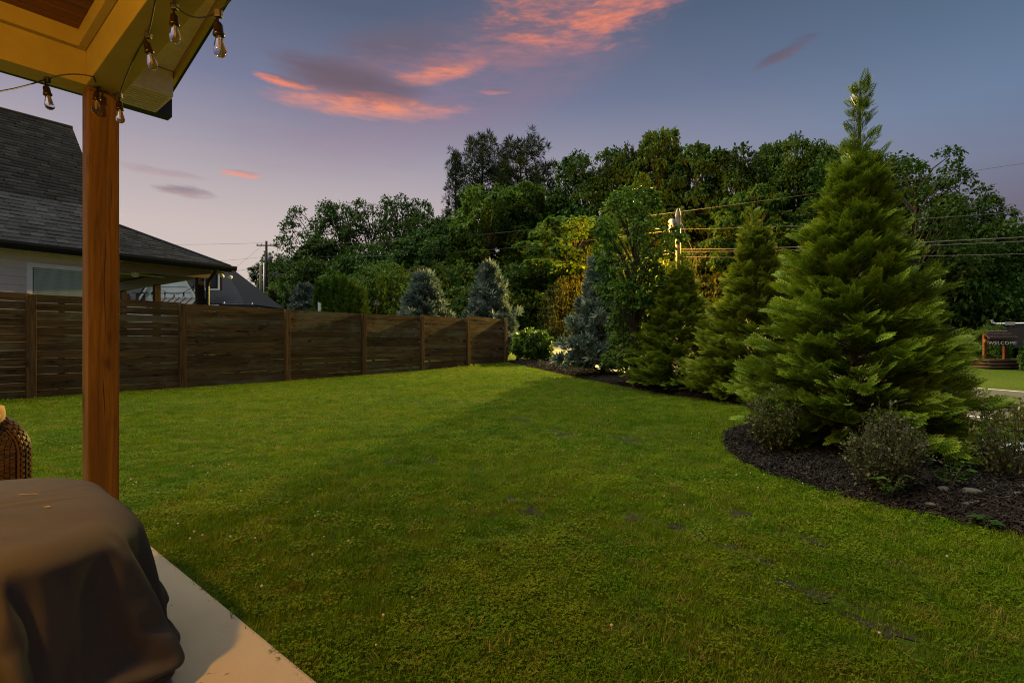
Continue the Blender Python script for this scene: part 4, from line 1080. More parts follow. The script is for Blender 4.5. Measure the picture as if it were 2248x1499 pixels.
# ---- broad-leaved trees (unit mesh: built at real size, copied with scale)
def make_decid(H, Wd, base, ncl, per, lf, prof='round', droop=.25, clr=.19, limbs=True, multi=1, layered=False):
    """returns crown mesh + trunk mesh. H height, Wd width, base = height where leaves start"""
    Cs = []; Rs = []
    ga = rng.uniform(0, 6.28)
    for k in range(ncl):
        t = (k + rng.uniform(.2, .8)) / ncl
        if prof == 'round': r = (math.sin(math.pi * min(1, .16 + .72 * t)) ** .7)
        elif prof == 'oval': r = (math.sin(math.pi * min(1, .12 + .72 * t)) ** .8) * (1.05 - .25 * t)
        elif prof == 'cone': r = (1.02 - t) ** .8
        elif prof == 'vase': r = .35 + .65 * math.sin(math.pi * min(1, .08 + .78 * t)) if t > .35 else .45 + .3 * math.sin(math.pi * t / .35)
        else: r = 1
        ga += 2.399963 + rng.uniform(-.5, .5); rr = r * Wd / 2 * (rng.uniform(.25, 1) ** .6)
        z = base + (H - base) * (t * .94)
        Cs.append((math.cos(ga) * rr, math.sin(ga) * rr, z)); Rs.append(Wd * clr * rng.uniform(.65, 1.3) * (1.1 - .3 * t))
    Cs = np.array(Cs); Rs = np.array(Rs)
    wts = Rs ** 2; cnt = np.maximum(6, (per * ncl * wts / wts.sum()).astype(int))
    idx = np.repeat(np.arange(ncl), cnt); n = len(idx)
    D = norm(randdir(n) * np.array([1, 1, .8]) + norm(Cs[idx] * np.array([1, 1, .25]) - np.array([0, 0, H * .12])) * .45 + np.array([0, 0, .22]))
    rad = Rs[idx] * rng.uniform(.35, 1.0, n) ** .55
    # sub-clumps so that the outline breaks up
    jit = (np.sin(D * 7 + idx[:, None]) * .18)
    Pp = Cs[idx] + (D + jit) * rad[:, None] * np.array([1, 1, .45 if layered else .78])
    ax = norm(D * np.array([1, 1, .4]) + randdir(n) * .8 - np.array([0, 0, droop * 1.6])); nr = norm(randdir(n) * .7 + D * .4 + np.array([0, 0, .9]))
    L = lf * rng.uniform(.6, 1.35, n)
    ctone = rng.random(ncl)[idx] * .65 + rng.random(n) * .35
    cr = leaves_mesh('crown', Pp, ax, nr, L, L * .34, .3, .12, ctone)
    mb = MB()
    for m_ in range(multi):
        lean = rng.uniform(-.06, .06, 2) * H if multi > 1 else rng.uniform(-.02, .02, 2) * H
        r0 = max(.02, H * .014) / (multi ** .5)
        tp = [(lean[0] * t + math.sin(t * 5 + m_) * .01 * H * (t > .1), lean[1] * t, t * H * .86) for t in np.linspace(0, 1, 7)]
        mb.tube(tp, [r0 * (1.25 - .1 * i - t * 1.0 + .02) if i else r0 * 1.5 for i, t in enumerate(np.linspace(0, 1, 7))], 8, False)
    if limbs:
        for k in range(0, ncl):
            c = Vector(Cs[k]); zz = max(base * .55, c.z - (.10 + .12 * rng.random()) * H - .35 * math.hypot(c.x, c.y)); a = Vector((0, 0, zz))
            mid_ = a.lerp(c, .55) + Vector((0, 0, .03 * H))
            r0 = H * .0052 * rng.uniform(.7, 1.3)
            mb.tube([a, mid_, c, c + (c - a) * .12 + Vector((0, 0, .02 * H))], [r0, r0 * .7, r0 * .35, r0 * .12], 5, False)
    tk = mb.mesh('trunk')
    return cr, tk

# ---- tall pine: bare lower trunk, clumped needle tufts on rising limbs
def make_pine(H, Wd, base, nb, tuft, flat=False):
    mb = MB(); r0 = H * .013
    mb.tube([(math.sin(t * 3) * .01 * H, 0, t * H * .97) for t in np.linspace(0, 1, 8)], [r0 * (1.15 - t) + .02 for t in np.linspace(0, 1, 8)], 8, False)
    C = []; D = []; ga = 0
    for k in range(nb):
        t = (k + rng.random()) / nb; z = base + (H - base) * t
        r = Wd / 2 * ((1.06 - t) ** .75 if not flat else math.sin(math.pi * (.2 + .75 * t)) ** .6) * rng.uniform(.6, 1.1)
        ga += 2.4 + rng.uniform(-.4, .4); d = np.array([math.cos(ga), math.sin(ga), .18 + .35 * t])
        p0 = np.array([0, 0, z]); p1 = p0 + d * r
        mb.tube([p0, p0 + d * r * .5 + (0, 0, -.02 * H * .3), p1], [r0 * .28, r0 * .18, r0 * .05], 5, False)
        ncl = max(3, int(r / (Wd * .055)))
        for j in range(ncl):
            u = .35 + .65 * (j + rng.random()) / ncl
            q = p0 + d * r * u + rng.normal(size=3) * Wd * .045 * np.array([1, 1, .6])
            C.append(q); D.append(d * .5 + np.array([0, 0, .5]))
    C = np.array(C); D = np.array(D); K = 46
    idx = np.repeat(np.arange(len(C)), K); n = len(idx)
    dd = norm(randdir(n) + norm(D[idx]) * .5); L = tuft * rng.uniform(.6, 1.3, n)
    P = C[idx] + dd * tuft * .25
    cr = leaves_mesh('crown', P, dd, randdir(n), L, L * .055, .1, 0, rng.random(len(C))[idx])
    return cr, mb.mesh('trunk')

# ---- arborvitae: limbs carrying flat fern-like sprays
def spray_template(nside=8, ang=44):
    """one flat fan in the xy plane, axis +x, unit length. returns C, AX, L, W of its small blades"""
    C = []; AX = []; L = []; Wd = []
    def add(p, a, l, w): C.append((p[0], p[1], p[2])); AX.append((math.cos(a), math.sin(a), 0)); L.append(l); Wd.append(w)
    add((0, 0, 0), 0, .55, .012); add((.5, 0, 0), 0, .5, .022)
    for k in range(nside):
        t = .16 + .72 * k / (nside - 1); ln = .46 * (1.05 - t) ** .6 + .05
        for s in (-1, 1):
            a = s * R(ang - 12 * t); p = (t, 0, 0)
            add(p, a, ln, .024)
            if ln > .22:
                q = (t + math.cos(a) * ln * .5, math.sin(a) * ln * .5, 0); add(q, a - s * R(36), ln * .5, .020)
                q = (t + math.cos(a) * ln * .45, math.sin(a) * ln * .45, 0); add(q, a + s * R(32), ln * .36, .018)
    return np.array(C), np.array(AX), np.array(L), np.array(Wd)
SPR = spray_template(6); SPR_S = spray_template(4)
def sprays_mesh(name, O, AX, NR, S_, tmpl, bend=.25):
    c, a, l, w = tmpl; k = len(c); n = len(O)
    AX = norm(AX); SD = norm(np.cross(NR, AX)); NR = np.cross(AX, SD)
    S_ = S_[:, None, None]
    def tr(v): return (v[None, :, 0:1] * AX[:, None] + v[None, :, 1:2] * SD[:, None] - (bend * (v[None, :, 0:1] ** 2 + .6 * v[None, :, 1:2] ** 2)) * NR[:, None]) * S_ + O[:, None]
    side = np.stack([-a[:, 1], a[:, 0], a[:, 2]], 1)
    p0 = tr(c); p2 = tr(c + a * l[:, None]); p1 = tr(c + a * l[:, None] * .5 + side * w[:, None]); p3 = tr(c + a * l[:, None] * .5 - side * w[:, None])
    P = np.stack([p0, p1, p2, p3], 2).reshape(-1, 3)
    i = np.arange(n * k)[:, None] * 4
    me = np_mesh(name, P, quads=np.concatenate([i, i + 1, i + 2, i + 3], 1))
    tip = np.clip(np.stack([c[:, 0], c[:, 0] + .1, (c + a * l[:, None])[:, 0], c[:, 0] + .1], 1), 0, 1) ** 1.5      # paler young tips
    tn = rng.random(n)[:, None, None] * .55 + .5 * tip[None] - .05
    return set_tone(me, tn.reshape(-1))

def make_thuja(H, Wd, nb, spr, per, leader=.22, tmpl=None, z0=.02, lean=0.0, wprof=.62):
    mb = MB(); r0 = H * .013
    ax = lambda z: np.array([lean * z + .012 * H * math.sin(z / H * 4), .01 * H * math.cos(z / H * 5), 0])
    mb.tube([tuple(ax(t * H) + np.array([0, 0, t * H])) for t in np.linspace(0, 1, 12)], [r0 * (1.1 - t) + .003 for t in np.linspace(0, 1, 12)], 7, False)
    O = []; AX = []; NR = []; SZ = []; ga = 0
    zt = 1 - leader
    for k in range(nb):
        u = (k + rng.random()) / nb; t = z0 + (1 - z0) * u ** 1.3
        lead = t > zt
        if lead and rng.random() < .66: continue
        if not lead: prof = min(1.0, .80 + t * 1.8, 1.08 - .92 * (t / zt) ** 1.12)
        else: prof = .23 * ((1.0 - t) / leader) ** .8 + .03
        r = Wd / 2 * prof * rng.uniform(.62, 1.18); ga += 2.399963 + rng.uniform(-.35, .35)
        el_ = R(10 + 44 * t + rng.uniform(-12, 16)); d = np.array([math.cos(ga) * math.cos(el_), math.sin(ga) * math.cos(el_), math.sin(el_)])
        b0 = ax(t * H) + np.array([0, 0, t * H - r * math.sin(el_) * .55]); b0[2] = max(b0[2], .03)
        if r > .08: mb.tube([tuple(b0), tuple(b0 + d * r * .55 - [0, 0, .03 * r]), tuple(b0 + d * r * .92)], [r0 * .22 * (1.2 - t), r0 * .14 * (1.2 - t), .001], 4, False)
        sidev = norm(np.cross(d, [0, 0, 1])); upv = np.cross(sidev, d)
        m = max(2, int(per * (.35 + .65 * r / (Wd / 2)) * (.45 if lead else 1)))
        for j in range(m):
            s_ = (j + rng.random()) / m; s_ = .42 + .58 * s_ if not lead else .15 + .85 * s_
            p = b0 + d * r * s_ + np.array([0, 0, -.10 * r * s_ * s_]) + sidev * rng.normal() * .05 * r
            sa = rng.choice([-1, 1]) * R(rng.uniform(12, 58)) * (1.15 - s_ * .75)
            a = d * math.cos(sa) + sidev * math.sin(sa) + np.array([0, 0, rng.uniform(-.12, .75)])
            nrm_ = upv * .8 + sidev * rng.normal() * .7 + d * rng.uniform(.0, 1.3)
            O.append(p); AX.append(a); NR.append(nrm_); SZ.append(spr * rng.uniform(.6, 1.25) * (.8 + .35 * s_) * (.75 if lead else 1))
    O = np.array(O); O[:, 2] = np.maximum(O[:, 2], .04)
    return sprays_mesh('crown', O, np.array(AX), np.array(NR), np.array(SZ), tmpl or SPR, .22), mb.mesh('trunk')

# ---- blue cypress: puffy plumes on limbs, open at the foot
def make_cypress(H, Wd, nb, tuft, per, base=.12, open_foot=False):
    mb = MB(); r0 = H * .016
    mb.tube([(0, 0, t * H * .97) for t in np.linspace(0, 1, 8)], [r0 * (1.15 - t) + .004 for t in np.linspace(0, 1, 8)], 8, False)
    C = []; D = []; ga = 0
    for k in range(nb):
        t = base + (1 - base) * ((k + rng.random()) / nb) ** 1.1
        r = Wd / 2 * (1.02 - t) ** .72 * rng.uniform(.65, 1.15) * min(1, .55 + t * 3); ga += 2.4 + rng.uniform(-.4, .4)
        el_ = R(12 + 34 * t + rng.uniform(-8, 14)); d = np.array([math.cos(ga) * math.cos(el_), math.sin(ga) * math.cos(el_), math.sin(el_)])
        b0 = np.array([0, 0, max(.05, t * H - r * math.sin(el_) * .8)])
        mb.tube([tuple(b0), tuple(b0 + d * r * .6 - [0, 0, .05 * r]), tuple(b0 + d * r)], [r0 * .32, r0 * .2, r0 * .05], 5, False)
        m = max(2, int(per * (.3 + .7 * r / (Wd / 2))))
        for j in range(m):
            s_ = (.45 if open_foot and t < .3 else .22) + (.78 if not (open_foot and t < .3) else .55) * (j + rng.random()) / m
            C.append(b0 + d * r * s_ + rng.normal(size=3) * .075 * Wd * np.array([.6, .6, .35])); D.append(d * .8 + [0, 0, .55])
    C = np.array(C); D = norm(np.array(D)); K = 24
    idx = np.repeat(np.arange(len(C)), K); n = len(idx)
    dd = norm(randdir(n) * .85 + D[idx] * .75); L = tuft * rng.uniform(.5, 1.2, n)
    cr = leaves_mesh('crown', C[idx] + dd * tuft * .12, dd, randdir(n), L, L * .13, .2, 0, rng.random(len(C))[idx])
    return cr, mb.mesh('trunk')

def place(name, label, cat, cr, tk, leafm, barkm, loc, sc=(1, 1, 1), rz=0.0, group=None):
    t = thing(name, label, cat, loc, rz, group)
    for nm, me, m_ in (('crown', cr, leafm), ('trunk', tk, barkm)):
        if not me.materials: me.materials.append(m_)
        o = bpy.data.objects.new(nm, me); COL.objects.link(o); o.parent = t
        o.scale = sc
        if me.materials[0] != m_:
            o.material_slots[0].link = 'OBJECT'; o.material_slots[0].material = m_
    return t

# ------------------------------------------------------------------ trees and shrubs of the bed
cr, tk = make_thuja(3.30, 1.88, 500, .15, 46, leader=.25)
big = place('arborvitae', 'tallest and nearest arborvitae with thin bare leader rising into the sky', 'arborvitae', cr, tk, M['thuja'], M['bark'], (3.15, 4.62, bedz(3.15, 4.62)), rz=2.2, group='arborvitae in the mulch bed')
cr2, tk2 = make_thuja(2.9, 1.85, 420, .17, 36, leader=.14)
place('arborvitae', 'second arborvitae from the right, slimmer, left of the tallest one', 'arborvitae', cr2, tk2, M['thuja'], M['bark'], (4.15, 8.7, bedz(4.15, 8.7)), (1.12, 1.12, 1.08), 1.2, 'arborvitae in the mulch bed')
place('arborvitae', 'short broad arborvitae in front of the lamp pole', 'arborvitae', cr2, tk2, M['thuja'], M['bark'], (3.45, 10.3, bedz(3.45, 10.3)), (1.14, 1.14, .92), 3.9, 'arborvitae in the mulch bed')
cr3, tk3 = make_cypress(3.35, 2.75, 150, .22, 15, base=.10, open_foot=True)
place('blue_cypress', 'blue-grey cypress with open dark limbs at its foot beside the young maple', 'cypress', cr3, tk3, M['cypress'], M['bark'], (2.62, 14.6, bedz(2.62, 14.6)), (1, 1, 1.0), 0.3, 'blue cypresses')
# young maple: vase crown above, leafy skirt below
cr4, tk4 = make_decid(4.2, 1.70, 1.75, 54, 140, .085, 'round', .3, .15, True, 4)
mp = place('young_maple', 'young multi-stemmed maple standing in front of the amber street lamp', 'maple', cr4, tk4, M['maple'], M['bark'], (2.62, 10.9, bedz(2.62, 10.9)), (1, 1, 1.02), .8)
cr5, tk5 = make_decid(2.0, 1.25, .3, 36, 150, .085, 'oval', .3, .2, True, 3)
place('leafy_sapling', 'bushy green sapling under the young maple', 'sapling', cr5, tk5, M['maple'], M['bark'], (2.78, 11.4, bedz(2.78, 11.4)), (1, 1, 1), .2)
cr6, tk6 = make_decid(1.28, 1.5, .12, 40, 95, .15, 'round', .15, .17, True, 5)
place('rhododendron', 'yellow-green broad-leaved shrub just past the end of the fence', 'shrub', cr6, tk6, M['rhodo'], M['bark'], (at(1172, 21.5), 21.5, float(gz(0, 21.5)) + .03), (1, 1, 1))

# twiggy shrubs along the bed edge
def make_twiggy(H, Wd, ns, leaf, nl, seed, topbare=.25):
    mb = MB(); C = []; AX = []
    for k in range(ns):
        a = rng.uniform(0, 6.28); rr = Wd / 2 * rng.uniform(.15, 1) ** .7; h = H * rng.uniform(.55, 1.0) * (1 - .55 * rr / (Wd / 2))
        p = np.array([math.cos(a) * .05, math.sin(a) * .05, 0]); e = np.array([math.cos(a) * rr, math.sin(a) * rr, h])
        pts = [p * (1 - t) + e * t + np.array([math.cos(a), math.sin(a), 0]) * .08 * Wd * math.sin(3.14 * t) * .5 + rng.normal(size=3) * .008 for t in np.linspace(0, 1, 6)]
        mb.tube(pts, [.0045, .004, .0034, .0027, .002, .001], 4, False)
        for j in range(nl):
            t = rng.uniform(.15, 1); i_ = int(t * 4.99); q = pts[i_] + (pts[i_ + 1] - pts[i_]) * (t * 5 - i_)
            d = norm(rng.normal(size=3) + (pts[i_ + 1] - pts[i_]) / max(1e-6, np.linalg.norm(pts[i_ + 1] - pts[i_])) * .8)
            if rng.random() < .35:
                e2 = q + d * rng.uniform(.03, .10); mb.tube([q, e2], [.0018, .0007], 3, False)
                for jj in range(3): C.append(q + (e2 - q) * rng.random()); AX.append(norm(d + rng.normal(size=3) * .6))
            else: C.append(q); AX.append(d)
    C = np.array(C); AX = np.array(AX); n = len(C); L = leaf * rng.uniform(.5, 1.3, n)
    return leaves_mesh('crown', C, AX, norm(randdir(n) + [0, 0, .8]), L, L * .28, .3), mb.mesh('trunk')
for (x, y, h, w_, ns, lf_, nl, mm, nm, lab) in (
        (2.32, 4.45, .78, .50, 90, .026, 26, 'shrub', 'twiggy_shrub', 'twiggy shrub with sparse yellow leaves at the left tip of the near bed'),
        (2.48, 3.34, .76, .50, 110, .024, 24, 'silver', 'twiggy_shrub', 'grey twiggy shrub in the mulch in front of the tallest arborvitae'),
        (3.44, 3.5, .74, .60, 44, .032, 16, 'shrub', 'twiggy_shrub', 'sparse bare-stemmed shrub at the right edge of the frame'),
        (4.75, 5.0, .62, 1.1, 60, .04, 30, 'shrub', 'flowering_shrub', 'low yellow flecked shrub behind the tallest arborvitae near the road')):
    c_, t_ = make_twiggy(h, w_, ns, lf_, nl, 1)
    place(nm, lab, 'shrub', c_, t_, M[mm], M['twig'], (x, y, bedz(x, y)))
# broad leaved volunteers among them
def make_weed(n, h, lf):
    C = []; AX = []; mb = MB()
    for k in range(n):
        a = rng.uniform(0, 6.28); e = np.array([math.cos(a) * h * .35, math.sin(a) * h * .35, h * rng.uniform(.5, 1)])
        mb.tube([(0, 0, 0), tuple(e * .5 + [0, 0, .1 * h]), tuple(e)], [.003, .0025, .001], 4, False)
        for j in range(7):
            t = rng.uniform(.3, 1); C.append(e * t + [0, 0, .1 * h * (1 - t)]); AX.append(norm(np.array([math.cos(a + rng.normal()), math.sin(a + rng.normal()), .1])))
    C = np.array(C); AX = np.array(AX); L = lf * rng.uniform(.6, 1.3, len(C))
    return leaves_mesh('crown', C, AX, norm(rng.normal(size=(len(C), 3)) * .3 + [0, 0, 1]), L, L * .26, .25, .15), mb.mesh('trunk')
for (x, y, n_, h_, l_, lab) in ((2.36, 3.16, 6, .20, .05, 'broad-leaved weed growing in front of the grey twiggy shrub'), (2.86, 3.30, 7, .20, .065, 'long-leaved weed right of the grey twiggy shrub'),
                                (3.30, 2.62, 7, .18, .05, 'fern-like weed at the right end of the mulch bed'), (2.52, 4.62, 6, .3, .05, 'small weed at the foot of the yellow-leaved twiggy shrub'), (2.55, 2.72, 5, .10, .05, 'tiny weed at the lawn edge near the right of the frame')):
    c_, t_ = make_weed(n_, h_, l_); place('weed', lab, 'weed', c_, t_, M['dark'], M['twig'], (x, y, bedz(x, y)))

# stones in the bed
def stone(sx, sy, sz, seed):
    bm = bmesh.new(); bmesh.ops.create_icosphere(bm, subdivisions=2, radius=1)
    r2 = np.random.default_rng(seed)
    for v in bm.verts:
        v.co *= 1 + .16 * math.sin(v.co.x * 3 + seed) + .12 * math.sin(v.co.y * 4 - seed) + r2.normal() * .05
        v.co = Vector((v.co.x * sx, v.co.y * sy, v.co.z * sz))
    me = bpy.data.meshes.new('stone'); bm.to_mesh(me); bm.free(); return me
for k, (x, y, s_, lab) in enumerate(((2.90, 3.18, (.075, .035, .03), 'pale rounded stone at the foot of the tallest arborvitae'), (2.78, 3.26, (.05, .03, .025), 'flat grey stone leaning left of the pale rounded one'),
                                     (2.50, 3.06, (.06, .02, .012), 'thin pale flat stone at the lawn edge of the mulch'), (3.12, 3.12, (.035, .03, .02), 'small grey stone right of the pale rounded one'), (2.72, 3.02, (.07, .02, .01), 'thin flat stone lying right of the first flat one'))):
    o = link('stone', stone(*s_, k + 2), M['stone'], smooth=True); o.location = (x, y, bedz(x, y) + .01); o.rotation_euler = (0, .2, k * .8); tag(o, lab, 'stone', 'stones in the mulch bed')

# ------------------------------------------------------------------ behind the fence
cr7, tk7 = make_cypress(4.1, 3.7, 190, .30, 15, base=.03)
place('blue_cypress', 'grey-green cypress behind the fence, left of the one at the fence end', 'cypress', cr7, tk7, M['cypress'], M['bark'], (at(930, 24), 24, float(gz(0, 24))), (1.02, 1.02, .93), 0, 'blue cypresses')
place('blue_cypress', 'grey-green cypress behind the end of the fence', 'cypress', cr7, tk7, M['cypress'], M['bark'], (at(1074, 23.6), 23.6, float(gz(0, 23.6))), (.92, .92, 1.02), 2.0, 'blue cypresses')
place('blue_cypress', 'small blue cypress behind the fence near the marker post', 'cypress', cr7, tk7, M['cypress'], M['bark'], (at(668, 33), 33, float(gz(0, 33))), (.85, .85, .90), 4.0, 'blue cypresses')
crh, tkh = make_thuja(4.6, 1.9, 240, .46, 14, leader=.08, tmpl=SPR_S)
for k in range(6):
    px_, d_ = 702 + k * 18, 27.5 - k * .3
    top_ = [612, 606, 600, 603, 612, 624][k]; g_ = float(gz(0, d_)); s_ = (hz(top_, d_) - g_) / 4.6
    place('hedge_arborvitae', ['leftmost', 'second from the left', 'third from the left', 'fourth from the left', 'second from the right', 'rightmost'][k] + ' of the dark arborvitae packed in a row behind the fence', 'arborvitae', crh, tkh, M['dark'], M['bark'], (at(px_, d_), d_, g_), (.60, .60, s_), k * 1.3, 'row of arborvitae behind the fence')
for k, (px_, top_, d_, w_, lab) in enumerate(((598, 632, 36, .62, 'small dark conifer at the foot of the tall utility pole'), (634, 640, 36, .6, 'small dark conifer left of the small blue cypress'), (650, 628, 40, .8, 'dark conifer behind the small blue cypress'))):
    g_ = float(gz(0, d_)); place('small_conifer', lab, 'conifer', crh, tkh, M['pine'], M['bark'], (at(px_, d_), d_, g_), (w_, w_, (hz(top_, d_) - g_) / 4.6), k, 'small conifers behind the fence')

# ------------------------------------------------------------------ woods beyond the road
DEC = [make_decid(14, 9, 1.5, 66, 500, .31, 'oval', .25, .16), make_decid(14, 9.5, 2.5, 60, 540, .29, 'round', .3, .17),
       make_decid(14, 8, 2.0, 76, 430, .32, 'oval', .25, .13), make_decid(14, 10, 3.5, 54, 520, .30, 'round', .25, .15),
       make_decid(14, 9, 1.0, 80, 430, .31, 'round', .3, .13, layered=True)]
OPEN = [make_decid(14, 10, 4.5, 46, 190, .28, 'round', .25, .12), make_decid(14, 9, 6.0, 42, 210, .28, 'oval', .25, .12)]
PIN = [make_pine(18, 7.5, 6.5, 46, .62), make_pine(18, 8.5, 7.5, 50, .62, True)]
BUSH = [make_decid(4, 6, .1, 48, 290, .22, 'round', .2, .16, False), make_decid(4, 6, .1, 54, 260, .23, 'oval', .2, .15, False)]
def wood_tree(kind, var, px, top, d, wpx, mm, label, name='woodland_tree', cat='tree', group='trees of the woods beyond the road', rz=None):
    me, H0, W0 = {'d': (DEC, 14, 9), 'o': (OPEN, 14, 9.5), 'p': (PIN, 18, 7.5), 'b': (BUSH, 4, 6)}[kind]
    c_, t_ = me[var % len(me)]; x = at(px, d); g_ = float(gz(x, d)) - .1
    s_ = (hz(top, d) - g_) / (H0 * (.99 if kind != 'd' else 1.0)); w_ = wpx / 1111 * d / W0 * (1.35 if kind in 'do' else 1.1)
    place(name, label, cat, c_, t_, M[mm], M['bark'], (x, d, g_), (w_, w_, s_), rng.uniform(0, 6.28) if rz is None else rz, group)
WT = [
 # far left edge of the woods
 ('d', 0, 612, 572, 78, 95, 'dark', 'low dark tree just right of the tall utility pole'),
 ('d', 3, 650, 560, 74, 90, 'dark', 'low broad tree at the left foot of the woods'),
 ('o', 0, 692, 452, 66, 120, 'dark', 'leftmost tall tree of the woods, with branches reaching left over the gap'),
 ('o', 1, 752, 444, 68, 110, 'dark', 'open-crowned tree second from the left end of the woods'),
 ('o', 0, 815, 444, 66, 115, 'dark', 'open-crowned tree with light showing between its stems'),
 ('o', 1, 885, 430, 66, 120, 'dark', 'rounded open tree left of the tall conifer spire'),
 ('d', 2, 700, 520, 60, 100, 'dark', 'dark lower tree in front of the leftmost tall one'),
 ('d', 1, 935, 462, 62, 90, 'dark', 'mid-height dark tree just left of the tall conifer spire'),
 ('p', 0, 1000, 343, 56, 95, 'pine', 'slender conifer spire left of the round-topped pines'),
 ('p', 1, 1060, 316, 56, 120, 'pine', 'tall round-topped pine, left of a pair'),
 ('p', 1, 1142, 320, 56, 135, 'pine', 'tall round-topped pine, right of a pair, beside the notch in the skyline'),
 ('p', 0, 1105, 352, 60, 120, 'pine', 'dark pine between the two round-topped pines'),
 ('o', 1, 1190, 372, 58, 90, 'dark', 'thin airy tree at the edge of the skyline notch'),
 ('d', 0, 1072, 408, 46, 140, 'bright', 'bright green tree in front of the round-topped pines'),
 ('d', 2, 1152, 400, 47, 110, 'mid', 'green tree right of the bright green one'),
 ('d', 3, 1225, 432, 50, 120, 'dark', 'dark low-topped tree filling the skyline notch'),
 ('d', 1, 968, 500, 48, 150, 'dark', 'broad dark tree below the conifer spire'),
 ('d', 4, 1262, 470, 40, 190, 'bright', 'layered bright green tree left of the young maple'),
 ('d', 1, 1315, 332, 48, 150, 'dark', 'tall dark tree right of the skyline notch'),
 ('d', 0, 1368, 328, 46, 90, 'dark', 'narrow tall tree left of the highest crown'),
 ('d', 2, 1440, 281, 44, 125, 'mid', 'highest crown of the woods, with a pointed leafy top'),
 ('d', 4, 1535, 312, 42, 150, 'dark', 'dark feathery tree right of the highest crown'),
 ('d', 3, 1500, 345, 47, 120, 'mid', 'leafy tree behind and right of the highest crown'),
 ('d', 0, 1625, 330, 40, 120, 'dark', 'dark tree left of the pale leafed one'),
 ('d', 2, 1690, 306, 42, 95, 'mid', 'tree with a ragged double tip in the middle of the right woods'),
 ('d', 1, 1755, 310, 40, 120, 'mid', 'leafy rounded tree left of the tallest arborvitae tip'),
 ('d', 0, 1815, 318, 39, 120, 'mid', 'leafy tree whose top meets the tallest arborvitae tip'),
 ('d', 4, 1660, 400, 34, 130, 'mid', 'pale mid-height tree behind the second arborvitae'),
 ('d', 3, 1900, 345, 33, 190, 'dark', 'dark tree standing right behind the tallest arborvitae'),
 ('o', 0, 2010, 338, 28, 190, 'dark', 'dark tree with branches reaching right past the tallest arborvitae'),
 ('d', 1, 2125, 428, 31, 120, 'dark', 'dark rounded tree at right, below the reaching branches'),
 ('d', 2, 2180, 486, 33, 100, 'dark', 'lower dark tree second from the right edge'),
 ('d', 0, 2245, 500, 32, 110, 'dark', 'dark tree at the right edge of the frame'),
 ('d', 4, 2060, 500, 30, 150, 'dark', 'dark tree behind the right flank of the tallest arborvitae'),
 ('d', 3, 1420, 440, 44, 180, 'dark', 'dark tree behind the crown of the young maple'),
 ('d', 4, 1560, 470, 39, 170, 'mid', 'tree lit by the lamp just right of its pole'),
 ('d', 1, 1780, 460, 34, 180, 'dark', 'dark tree between the second and the tallest arborvitae'),
]
for t_ in WT: wood_tree(*t_)
UB = [
 ('b', 0, 835, 592, 30, 150, 'mid', 'broad green shrub above the fence, right of the packed arborvitae'),
 ('b', 1, 905, 600, 33, 150, 'olive', 'olive shrub behind the left grey-green cypress'),
 ('b', 1, 990, 585, 38, 140, 'dark', 'dark thicket between the two grey-green cypresses'),
 ('b', 0, 1035, 640, 32, 90, 'dark', 'dark shrub low between the two cypresses by the fence end'),
 ('b', 0, 1140, 600, 40, 150, 'dark', 'dark thicket across the road right of the fence end'),
 ('b', 1, 1200, 570, 41, 140, 'dark', 'dark tall thicket behind the yellow-green shrub'),
 ('b', 0, 1240, 618, 36, 95, 'olive', 'yellowish lamp-lit shrub left of the blue cypress'),
 ('b', 1, 1310, 560, 38, 140, 'olive', 'lamp-lit thicket behind the blue cypress'),
 ('b', 0, 1400, 570, 37, 150, 'olive', 'lamp-lit thicket behind the young maple stems'),
 ('b', 1, 1445, 575, 35, 110, 'rhodo', 'bright lamp-lit shrub at the foot of the lamp pole'),
 ('b', 0, 1545, 560, 37, 150, 'olive', 'brownish lamp-lit shrub right of the lamp pole'),
 ('b', 1, 1600, 600, 35, 130, 'olive', 'low lamp-lit shrub between two arborvitae'),
 ('b', 0, 1700, 560, 33, 160, 'dark', 'dark thicket behind the second arborvitae'),
 ('b', 1, 1850, 560, 30, 200, 'dark', 'dark thicket behind the tallest arborvitae'),
 ('b', 0, 2090, 560, 28, 190, 'dark', 'dark thicket right of the tallest arborvitae'),
 ('b', 1, 2180, 600, 32, 170, 'dark', 'dark thicket above the metal shed'),
 ('b', 0, 2232, 672, 26, 80, 'dark', 'dark shrub above the utility truck at the right edge'),
 ('b', 0, 2275, 735, 17, 45, 'dark', 'small dark shrub right of the wishing well'),
 ('b', 1, 2180, 715, 22.5, 60, 'mid', 'green shrub just behind the roof of the wishing well'),
 ('b', 1, 700, 575, 56, 160, 'dark', 'dark understorey clump at left below the open-crowned trees'),
 ('b', 0, 800, 560, 55, 170, 'dark', 'dark understorey clump below the middle open-crowned trees'),
 ('b', 1, 900, 545, 54, 170, 'dark', 'dark understorey clump left below the conifer spire'),
 ('b', 0, 640, 610, 60, 110, 'mid', 'light green clump right of the tall utility pole'),
]
for t_ in UB: wood_tree(*t_, name='woodland_shrub', cat='shrub', group='shrubs and thickets by the road')

